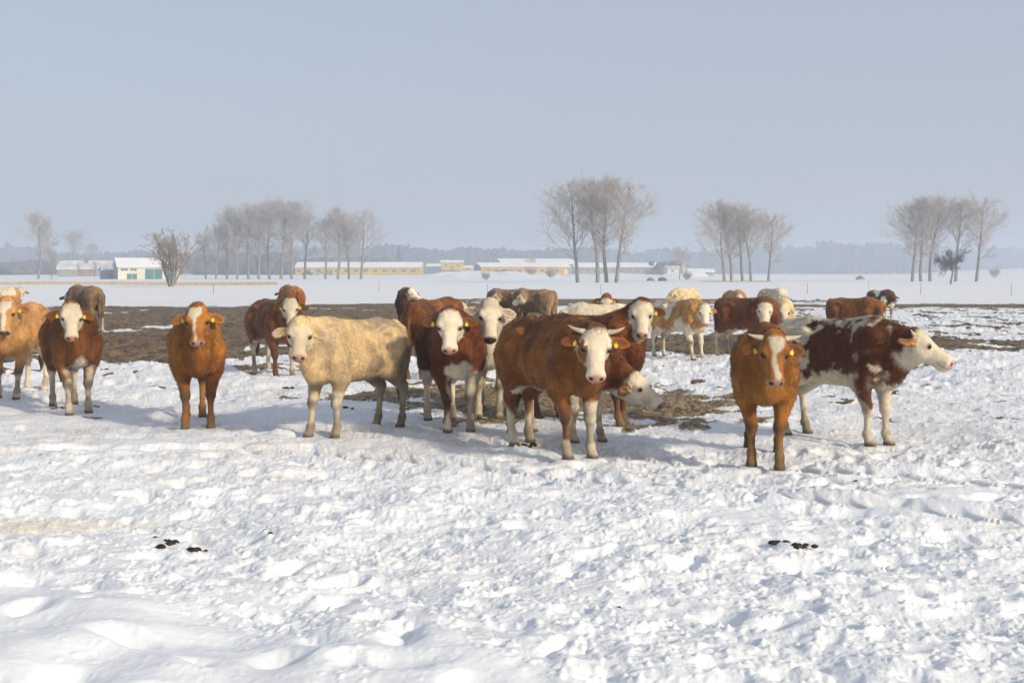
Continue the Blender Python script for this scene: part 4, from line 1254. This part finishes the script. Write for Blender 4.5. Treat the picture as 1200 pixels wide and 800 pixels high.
# ------------------------------------------------------------------ farm buildings
yel = noisy_mat('yellow_render', (.52, .34, .02), (.62, .43, .03), .3, .85)
yel2 = noisy_mat('ochre_render', (.50, .27, .02), (.60, .35, .03), .3, .85)
greyw = noisy_mat('grey_wall', (.26, .24, .21), (.36, .33, .28), .3, .9)
bluew_shade = noisy_mat('bluegrey_wall_and_shade', (.16, .20, .25), (.22, .27, .32), .3, .8)  # blue-grey walls, and the shade painted on the barn gables
whitew = noisy_mat('cream_render', (.62, .60, .48), (.72, .70, .56), .3, .85)
greenp = noisy_mat('green_door_paint', (.035, .13, .115), (.055, .17, .15), .5, .6)
roof_snow = noisy_mat('roof_snow', (.78, .79, .80), (.86, .87, .88), .2, .7, bump=.3, bscale=1.0)
roof_thin = noisy_mat('thinly_snowed_roof', (.42, .42, .42), (.74, .75, .76), .35, .8)
glassm = new_mat('dark_window_glass', (.05, .06, .07), .15, .5)
framem = new_mat('window_frame_paint', (.62, .62, .58), .6)
brickw = noisy_mat('brick_wall', (.24, .14, .11), (.32, .20, .16), .4, .9)
woodm = noisy_mat('weathered_wood', (.13, .11, .09), (.22, .19, .15), .6, .9)

def building(name, label, px, D, yaw, L, W, h, rh, wall, roofm, wins=(), doors=(), gable=None, zoff=0.0, over=.5, chimney=None, side_doors=(), group=None):
    """gabled shed: px = photo column of the front wall's centre; front looks at the camera; wins: (x, z, w, h)"""
    x = (px - 600) / FOC * D; z0 = min(g(x + dx_, D + dy_) for dx_ in (-L / 2, 0, L / 2) for dy_ in (0, W)) - .1 + zoff
    r = empty(name, (x, D, z0), R(yaw)); tag(r, label, 'building', group)
    m = MB()
    m.box(-L / 2, L / 2, 0, W, 0, h); m.build('wall', wall, r)
    for sx_, nm in ((-1, 'gable_wall'), (1, 'gable_wall')):
        m = MB(); xx = sx_ * (L / 2 - .15)
        m.prism([(.05, h + .003), (W - .05, h + .003), (W / 2, h + rh * .97)], xx - .16, xx + .16)
        m.build(nm, gable or wall, r)
    if gable is not None:
        for sx_ in (-1, 1):
            m = MB(); m.box(min(sx_ * (L / 2 + .01), sx_ * (L / 2 + .06)), max(sx_ * (L / 2 + .01), sx_ * (L / 2 + .06)), .02, W - .02, 0, h); m.build('gable_wall_shade', gable, r)  # thin sheet over the gable; on the yellow and cream barns it paints shade
    t = .28
    m = MB()
    a = over * rh / (W / 2)
    m.prism([(-over, h - a + .06), (W / 2, h + rh + .06), (W / 2, h + rh + t), (-over, h - a + t)], -L / 2 - .4, L / 2 + .4)
    m.prism([(W / 2 + .002, h + rh + .06), (W + over, h - a + .06), (W + over, h - a + t), (W / 2 + .002, h + rh + t)], -L / 2 - .4, L / 2 + .4)
    ro = m.build('roof', roofm, r)
    if chimney:
        m = MB(); m.box(chimney - .4, chimney + .4, W / 2 - 1.4, W / 2 - .6, h + rh * .5, h + rh + 1.3); m.box(chimney - .5, chimney + .5, W / 2 - 1.5, W / 2 - .5, h + rh + 1.302, h + rh + 1.45); m.build('chimney', brickw, ro)
    for (wx, wz, ww, wh) in wins:
        m = MB()
        for b in ((wx - ww / 2, wx + ww / 2, wz, wz + .1), (wx - ww / 2, wx + ww / 2, wz + wh - .1, wz + wh), (wx - ww / 2, wx - ww / 2 + .1, wz + .102, wz + wh - .102),
                  (wx + ww / 2 - .1, wx + ww / 2, wz + .102, wz + wh - .102), (wx - .05, wx + .05, wz + .102, wz + wh - .102)):
            m.box(b[0], b[1], -.08, -.003, b[2], b[3])
        f_ = m.build('window', framem, r)
        m = MB(); m.box(wx - ww / 2 + .1, wx + ww / 2 - .1, -.04, -.004, wz + .1, wz + wh - .1); m.build('pane', glassm, f_)
    for (wx, ww, wh, mt) in doors:
        m = MB(); m.box(wx - ww / 2, wx + ww / 2, -.09, -.003, .05, wh)
        d_ = m.build('door', mt, r)
        m = MB(); m.box(wx - .06, wx + .06, -.13, -.092, .06, wh - .02); m.box(wx - ww / 2 + .02, wx + ww / 2 - .02, -.125, -.093, wh - .14, wh - .02); m.build('rail', framem, d_)
    return r

def build_farm():
    w13 = [(-24 + i * 3.9, 1.35, 2.0, 1.1) for i in range(13)]
    building('yellow_barn', 'long low yellow stable with a snowy roof behind the left trees', 419, 520, -3, 51, 11, 3.3, 1.9, yel, roof_snow, w13, doors=[(-11.5, 2.2, 2.4, woodm)])
    building('white_barn', 'cream barn with green doors and a big white roof behind the willow', 175, 350, 24, 16.5, 9, 3.5, 2.2, whitew, roof_snow,
             wins=[(-6.6, 2.35, 2.0, .7), (-4.2, 2.35, 1.8, .7)], doors=[(-4.6, 2.6, 1.7, greenp), (1.2, 4.6, 3.0, greenp), (5.9, 2.8, 3.0, greenp)], gable=bluew_shade)  # blue-grey gable is the shaded end of the cream wall, put into colour
    building('grey_shed', 'plain grey blue shed leaning against the left side of the cream barn', 133, 356, 24, 6.0, 6, 2.6, .9, bluew_shade, roof_thin, doors=[(0, 2.2, 2.0, woodm)])
    building('yellow_house', 'small bright yellow house with a flat snowy roof between the long barns', 530, 560, 4, 9.5, 8, 3.4, .8, yel, roof_snow, wins=[(-2.6, 1.6, 1.2, 1.1), (2.6, 1.6, 1.2, 1.1)], zoff=2.2, doors=[(0, 1.1, 2.1, woodm)])
    building('lean_shed', 'low grey blue shed left of the small yellow house', 509, 575, 4, 6.5, 6, 2.4, .9, bluew_shade, roof_snow, zoff=1.6)
    building('low_annex', 'low yellow annex with snowy roof right of the small yellow house', 548, 572, 4, 7.0, 6, 2.0, .8, yel, roof_snow, zoff=1.3, wins=[(0, 1.0, 1.4, .7)])
    building('ochre_barn', 'ochre yellow barn with shade painted dark blue on its gable in the middle of the farm', 616, 500, 16, 36, 11, 3.1, 1.4, yel2, roof_snow,
             wins=[(-15 + i * 3.1, 1.1, 1.7, 1.1) for i in range(10)], doors=[(16.5, 1.2, 2.1, framem)], gable=bluew_shade, zoff=.3)  # dark blue gable colour paints the shaded end of the ochre wall
    building('big_hall', 'biggest hall of the farm with a wide white roof behind the ochre barn', 634, 640, 14, 40, 18, 5.0, 2.6, bluew_shade, roof_snow, gable=bluew_shade, zoff=.4)
    building('grey_barn', 'long grey barn with a snowy roof behind the four poplars', 738, 580, 2, 50, 10, 3.2, 1.8, greyw, roof_snow,
             wins=[(-23 + i * 3.8, 1.2, 2.2, 1.0) for i in range(13)], zoff=.4)
    building('ruined_shed', 'small pale ruined shed on the mound at the right end of the farm', 793, 470, 8, 7, 6, 2.2, .7, whitew, roof_thin, wins=[(-1.5, .8, 1.0, .9)], doors=[(1.6, 1.2, 1.8, woodm)], zoff=.6)
    building('grey_hut', 'tiny snow covered hut right of the mounds near the right clump of trees', 822, 455, 4, 9, 5, 1.3, .9, greyw, roof_snow, zoff=.3)
    for px, D, L, mt, ch, rf, l in [(94, 450, 9, brickw, 2, roof_thin, 'reddish village house with a chimney far left'), (112, 470, 10, greyw, -2, roof_thin, 'middle village house with a pale roof and chimney far left'),
                                (130, 480, 8, greyw, 2, roof_thin, 'grey village house close behind the shed of the cream barn'), (78, 440, 6, greyw, None, roof_thin, 'low grey outbuilding beside the reddish village house')]:
        building('village_house', l, px, D, 12, L, 7, 2.8, 2.6, mt, rf, wins=[(-2, 1.1, 1.1, 1.1), (2, 1.1, 1.1, 1.1)], chimney=ch, group='houses of the village')
    # church tower on the wooded rise
    x = (457.5 - 600) / FOC * 980; z = g(x, 980)
    r = empty('church_tower', (x, 980, z)); tag(r, 'pale church tower with a thin pointed spire above the far wood', 'building')
    m = MB(); m.box(-2.2, 2.2, 0, 4.4, 0, 15.5); m.build('wall', whitew, r)
    m = MB(); m.add([(-2.4, -.2, 15.503), (2.4, -.2, 15.503), (2.4, 4.6, 15.503), (-2.4, 4.6, 15.503), (0, 2.2, 24)], [(0, 1, 4), (1, 2, 4), (2, 3, 4), (3, 0, 4), (3, 2, 1, 0)]); m.build('spire', bluew_shade, r)
    # utility pole
    x = (110.5 - 600) / FOC * 400; z = g(x, 400)
    r = empty('utility_pole', (x, 400, z)); tag(r, 'thin wooden utility pole with a cross arm before the village houses', 'pole')
    m = MB(); m.tube([(0, 0, -.2), (0, 0, 5.2)], [.13, .09], 8); m.build('pole', woodm, r)
    m = MB(); m.box(-.8, .8, -.18, -.1, 4.7, 4.82); m.build('cross_arm', woodm, r)
    # parked cars
    paint = [noisy_mat('dark_car_paint', (.03, .04, .06), (.05, .06, .08), 1, .35), noisy_mat('silver_car_paint', (.35, .36, .38), (.42, .43, .45), 1, .35), noisy_mat('red_car_paint', (.20, .04, .03), (.26, .06, .04), 1, .35)]
    tyre = new_mat('tyre', (.02, .02, .02), .9)
    for px, D, pi_, l in [(360, 490, 0, 'dark car parked at the left end of the long yellow stable'), (376, 494, 1, 'silver car parked in front of the long yellow stable'), (591, 470, 0, 'dark car parked in front of the ochre barn'), (745, 540, 1, 'silver car parked in front of the long grey barn')]:
        x = (px - 600) / FOC * D
        r = empty('parked_car', (x, D, g(x, D)), R(3)); tag(r, l, 'car', 'cars parked at the farm')
        m = MB()
        prof = [(-2.1, .32), (-2.1, .78), (-1.25, .90), (-.75, 1.38), (.85, 1.40), (1.45, .98), (2.1, .90), (2.12, .32)]
        n = len(prof)
        m.add([(a, -.82, b) for a, b in prof] + [(a, .82, b) for a, b in prof], [tuple(range(n)), tuple(range(2 * n - 1, n - 1, -1))] + [(i + n, i, (i + 1) % n, (i + 1) % n + n)[::-1] for i in range(n)])
        m.build('body', paint[pi_], r)
        m = MB(); m.add([(a, -.825, b) for a, b in [(-1.1, .93), (-.7, 1.30), (.78, 1.32), (1.25, .99)]] + [(a, -.84, b) for a, b in [(-1.1, .93), (-.7, 1.30), (.78, 1.32), (1.25, .99)]], [(0, 1, 2, 3), (7, 6, 5, 4), (0, 4, 5, 1), (1, 5, 6, 2), (2, 6, 7, 3), (3, 7, 4, 0)])
        m.build('window', glassm, r)
        for wx in (-1.3, 1.3):
            for wy in (-.80, .80):
                m = MB(); m.tube([(wx, wy - .1, .32), (wx, wy + .1, .32)], .32, 14); m.build('wheel', tyre, r)
    # thin fence stakes in the far field
    st_m = MB(); st_m.tube([(0, 0, -.2), (.01, 0, .85)], [.022, .018], 6)
    me = None
    for px, py, l in [(444, 341, 'thin fence stake in the snow above the dark brown cow'), (571, 346, 'thin fence stake in the snow above the white cow'), (946, 344, 'thin fence stake in the snow left of the small dark cow'),
                      (1079, 345, 'thin fence stake in the snow right of the small dark cow'), (1018, 338, 'far thin fence stake below the right wood'), (704, 345, 'thin fence stake in the snow below the four poplars'),
                      (250, 345, 'thin fence stake in the snow right of the willow'), (1185, 346, 'thin fence stake in the snow near the right edge')]:
        p = pix(px, py)
        if me is None:
            o = st_m.build('fence_stake', woodm); me = o.data
        else:
            o = link('fence_stake', me)
        o.location = (p.x, p.y, g(p.x, p.y)); tag(o, l, 'stake', 'fence stakes in the far field')
    # things left lying on the far snow
    for px, D, s_, l in [(1008, 330, 1.0, 'small dark hay heap on the snow far right'), (776, 270, .8, 'leftmost snowy heap in front of the grey barn'), (762, 275, .7, 'snowy lump left of the heap before the grey barn')]:
        x = (px - 600) / FOC * D; m = MB(); rd = random.Random(px)
        V = []; n = 10
        for i in range(4):
            for k in range(n):
                a = math.pi / 2 * i / 4; t = 6.283 * k / n; q = 1 + .3 * (rd.random() - .5)
                V.append((s_ * 1.3 * math.cos(a) * math.cos(t) * q, s_ * .9 * math.cos(a) * math.sin(t) * q, s_ * 1.0 * math.sin(a) * q - .05))
        V.append((0, 0, s_ * .95)); Fc = [(i * n + k, i * n + (k + 1) % n, (i + 1) * n + (k + 1) % n, (i + 1) * n + k) for i in range(3) for k in range(n)] + [(30 + k, 30 + (k + 1) % n, 40) for k in range(n)]
        m.add(V, Fc); o = m.build('hay_heap', woodm, None, True); o.location = (x, D, g(x, D)); tag(o, l, 'heap', 'heaps on the far snow')

# ------------------------------------------------------------------ blades and litter
def blades(name, n, sampler, hmin, hmax, wid, mat, lean=.5, flat=False, seed=1):
    rg = np.random.default_rng(seed)
    P = sampler(rg, n); n = len(P)
    z = ground_z(P[:, 0], P[:, 1])
    L = rg.uniform(hmin, hmax, n); az = rg.uniform(0, 2 * np.pi, n)
    if flat:
        d = np.stack([np.cos(az), np.sin(az), rg.normal(0, .16, n)], 1)
    else:
        d = np.stack([np.cos(az) * lean * rg.random(n), np.sin(az) * lean * rg.random(n), np.ones(n)], 1)
    d /= np.linalg.norm(d, axis=1, keepdims=True)
    side = np.stack([-np.sin(az + .6), np.cos(az + .6), rg.normal(0, .5, n)], 1); side /= np.linalg.norm(side, axis=1, keepdims=True)
    o = np.stack([P[:, 0], P[:, 1], z + (.006 if flat else -.01)], 1)
    w = wid * (.6 + .8 * rg.random(n))[:, None]
    a = o - side * w; b = o + side * w; c = o + d * L[:, None] + side * w * .3
    if flat: a = a - d * 0; 
    V = np.stack([a, b, c], 1).reshape(-1, 3); F = np.arange(n * 3).reshape(n, 3)
    me = np_mesh(name, V, F, False)
    base = rg.uniform(.6, 1.25, n)[:, None]
    return me, base
def build_litter():
    straw = attr_mat('straw_litter', 'tint', .85, .15, 5, .2, 0)
    def s1(rg, n):
        P = np.stack([rg.uniform(-4.5, 4.5, n), rg.uniform(13.4, 22, n)], 1)
        k = patch_mask(P[:, 0], P[:, 1]); return P[rg.random(n) < k * .9]
    me, t = blades('straw_litter', 42000, s1, .03, .14, .0045, straw, flat=True, seed=3)
    rg = np.random.default_rng(2); pal = np.array([(.38, .29, .15), (.22, .15, .075), (.09, .06, .03), (.50, .40, .22)])
    c = pal[rg.choice(4, len(t), p=(.35, .3, .25, .1))] * t; set_col(me, 'tint', np.repeat(c, 3, 0))
    tag(link('straw_litter', me, straw), 'trampled straw scattered on the bare patch under the cows', 'straw', kind='stuff')
    def s2(rg, n):
        P = np.stack([rg.uniform(-32, 30, n), rg.uniform(22.5, 70, n)], 1)
        k = mud_mask(P[:, 0], P[:, 1]); return P[rg.random(n) < k * .8]
    me, t = blades('muck_litter', 60000, s2, .05, .22, .012, straw, flat=True, seed=5)
    c = pal[rg.choice(4, len(t), p=(.16, .32, .50, .02))] * t; set_col(me, 'tint', np.repeat(c, 3, 0))
    tag(link('muck_litter', me, straw), 'old straw and dung trodden into the brown mud', 'straw', kind='stuff')
    # dry grass edging the far field
    dry = noisy_mat('dry_grass', (.42, .30, .16), (.56, .42, .25), 1, .9)
    def s3(rg, n):
        t = rg.uniform(-1, 1, n); px = rg.uniform(-150, 325, n); D = 196 + 9 * rg.normal(0, 1, n) + 8 * np.sin(px * .02)
        keep = vnoise(px * .03, D * .1, 5.0) > .30
        P = np.stack([(px - 600) / FOC * D, D], 1); return P[keep]
    me, t = blades('dry_grass', 26000, s3, .12, .45, .03, dry, lean=.6, seed=8)
    tag(link('dry_grass', me, dry), 'strip of dry tan grass along the far field at the left', 'grass', kind='stuff')
    def s4(rg, n):
        px = rg.uniform(820, 905, n); D = 246 + 9 * rg.normal(0, 1, n) ; return np.stack([(px - 600) / FOC * D, D], 1)
    me, t = blades('dry_grass', 1800, s4, .1, .35, .03, dry, lean=.6, seed=9)
    tag(link('dry_grass', me, dry), 'short dry grass at the foot of the right clump of trees', 'grass', kind='stuff')

def build_dung():
    dm = noisy_mat('dung', (.018, .012, .008), (.055, .036, .022), 18, .7, bump=.6, bscale=60)
    spots = [(182, 622, .5, 'small dark dropping at the left end of the near left scatter'), (200, 628, 1.0, 'flat dark dung pat left of the rounder one at the near left'), (228, 633, .9, 'round dark dung lump right of the flat pat at the near left'),
             (296, 629, .95, 'dark dung lump lying alone right of the near left scatter'), (317, 631, .5, 'small dark dropping right of the lone lump'), (345, 636, .35, 'tiny dark dropping right of the other droppings in the left foreground'),
             (911, 643, .95, 'dark dung lump on the snow below the orange horned cow, left one of the pair'), (934, 648, .9, 'dark dung lump on the snow below the orange horned cow, right one of the pair'),
             (725, 717, .3, 'tiny brown dropping in the middle foreground'), (405, 482, .9, 'dark dropping on the packed snow beside the cream cow legs'), (441, 483, .7, 'small dark dropping under the belly of the cream cow'),
             (48, 541, .35, 'tiny dark dropping in the wheel track at the left'), (1146, 394, 2.3, 'big dark clod lying on the mud strip at the right'), (336, 452, 1.1, 'dark clod on the snow below the white faced brown cow'),
             (562, 492, 1.0, 'dark dung pat beside the hooves of the white chested cow'), (613, 521, 1.2, 'flat dark dung pat under the horned brown cow'), (125, 430, 1.0, 'dark clod at the front edge of the mud at the left'), (1003, 566, .4, 'tiny brown dropping beside the wheel track at the right'),
             (811, 570, .35, 'tiny brown crumb by the wheel track before the orange horned cow'), (520, 548, .35, 'tiny brown crumb by the wheel track in the middle')]
    for i, (px, py, s_, l) in enumerate(spots):
        p = pix(px, py); rd = random.Random(i + 3); m = MB(); V = []; Fc = []
        for b in range(5 if s_ > .6 else 2):
            ox, oy = rd.gauss(0, .055) * s_ * (b > 0), rd.gauss(0, .05) * s_ * (b > 0); n = 12; base = len(V); q_ = .034 * s_ * rd.uniform(.6, 1.3) / (1 + .5 * (b > 0))
            for k_ in range(6):
                for k in range(n):
                    a = -.5 + (math.pi / 2 + .45) * k_ / 6; t = 6.283 * k / n; q = 1 + .45 * (rd.random() - .5)
                    V.append((ox + q_ * 1.1 * math.cos(a) * math.cos(t) * q, oy + q_ * math.cos(a) * math.sin(t) * q, q_ * .70 * math.sin(a) * q + q_ * .1))
            V.append((ox, oy, q_ * .68)); Fc += [(base + i_ * n + k, base + i_ * n + (k + 1) % n, base + (i_ + 1) * n + (k + 1) % n, base + (i_ + 1) * n + k) for i_ in range(5) for k in range(n)]
            Fc += [(base + 5 * n + k, base + 5 * n + (k + 1) % n, base + 6 * n) for k in range(n)]
        m.add(V, Fc); o = m.build('dung_pat', dm, None, True); o.location = (p.x, p.y, g(p.x, p.y) - .004); tag(o, l, 'dung', 'dung lying on the snow')
# ------------------------------------------------------------------ put it together
import time as _time
_t0 = _time.time()
# the feet press the snow flat: collect them before the ground is made
for sp in HERD:
    H = sp.get('H', 1.25); s = H / 1.27; ang = math.atan2(-sp['pos'][1], -sp['pos'][0]) + R(sp['phi']); ca, sa = math.cos(ang), math.sin(ang)
    an = {'f': .47, 'h': -.63, 'c': -.05}[sp.get('anchor', 'f')]
    bx, by = sp['pos'][0] - ca * an * s, sp['pos'][1] - sa * an * s
    st = stance(sp)
    if by < 22:
        for i, (fx, fy) in enumerate([(.47, sp.get('wide', .145)), (.47, -sp.get('wide', .145)), (-.64, sp.get('hwide', .14)), (-.64, -sp.get('hwide', .14))]):
            lx, ly = (fx + st[i]) * s, fy * s
            FLAT.append((bx + lx * ca - ly * sa, by + lx * sa + ly * ca, .17))
build_ground(); print('ground', _time.time() - _t0)
build_woods(); print('woods', _time.time() - _t0)
build_farm(); build_trees(); print('far', _time.time() - _t0)
for sp in HERD: make_cow(sp)
print('herd', _time.time() - _t0)
build_litter(); build_dung()

# pale winter air over the whole plain
hz = MB(); hz.box(-1700, 1700, -60, 2010, -1.4, 42)
haze = hz.build('haze', None)
hm = bpy.data.materials.new('haze'); hm.use_nodes = True; hn = hm.node_tree; hn.nodes.clear()
ho = hn.nodes.new('ShaderNodeOutputMaterial'); pv = hn.nodes.new('ShaderNodeVolumePrincipled')
pv.inputs['Color'].default_value = (.70, .80, .94, 1); pv.inputs['Density'].default_value = .00125; pv.inputs['Anisotropy'].default_value = .1
hn.links.new(pv.outputs[0], ho.inputs['Volume'])
haze.data.materials.append(hm); tag(haze, kind='stuff')
print('all', _time.time() - _t0)
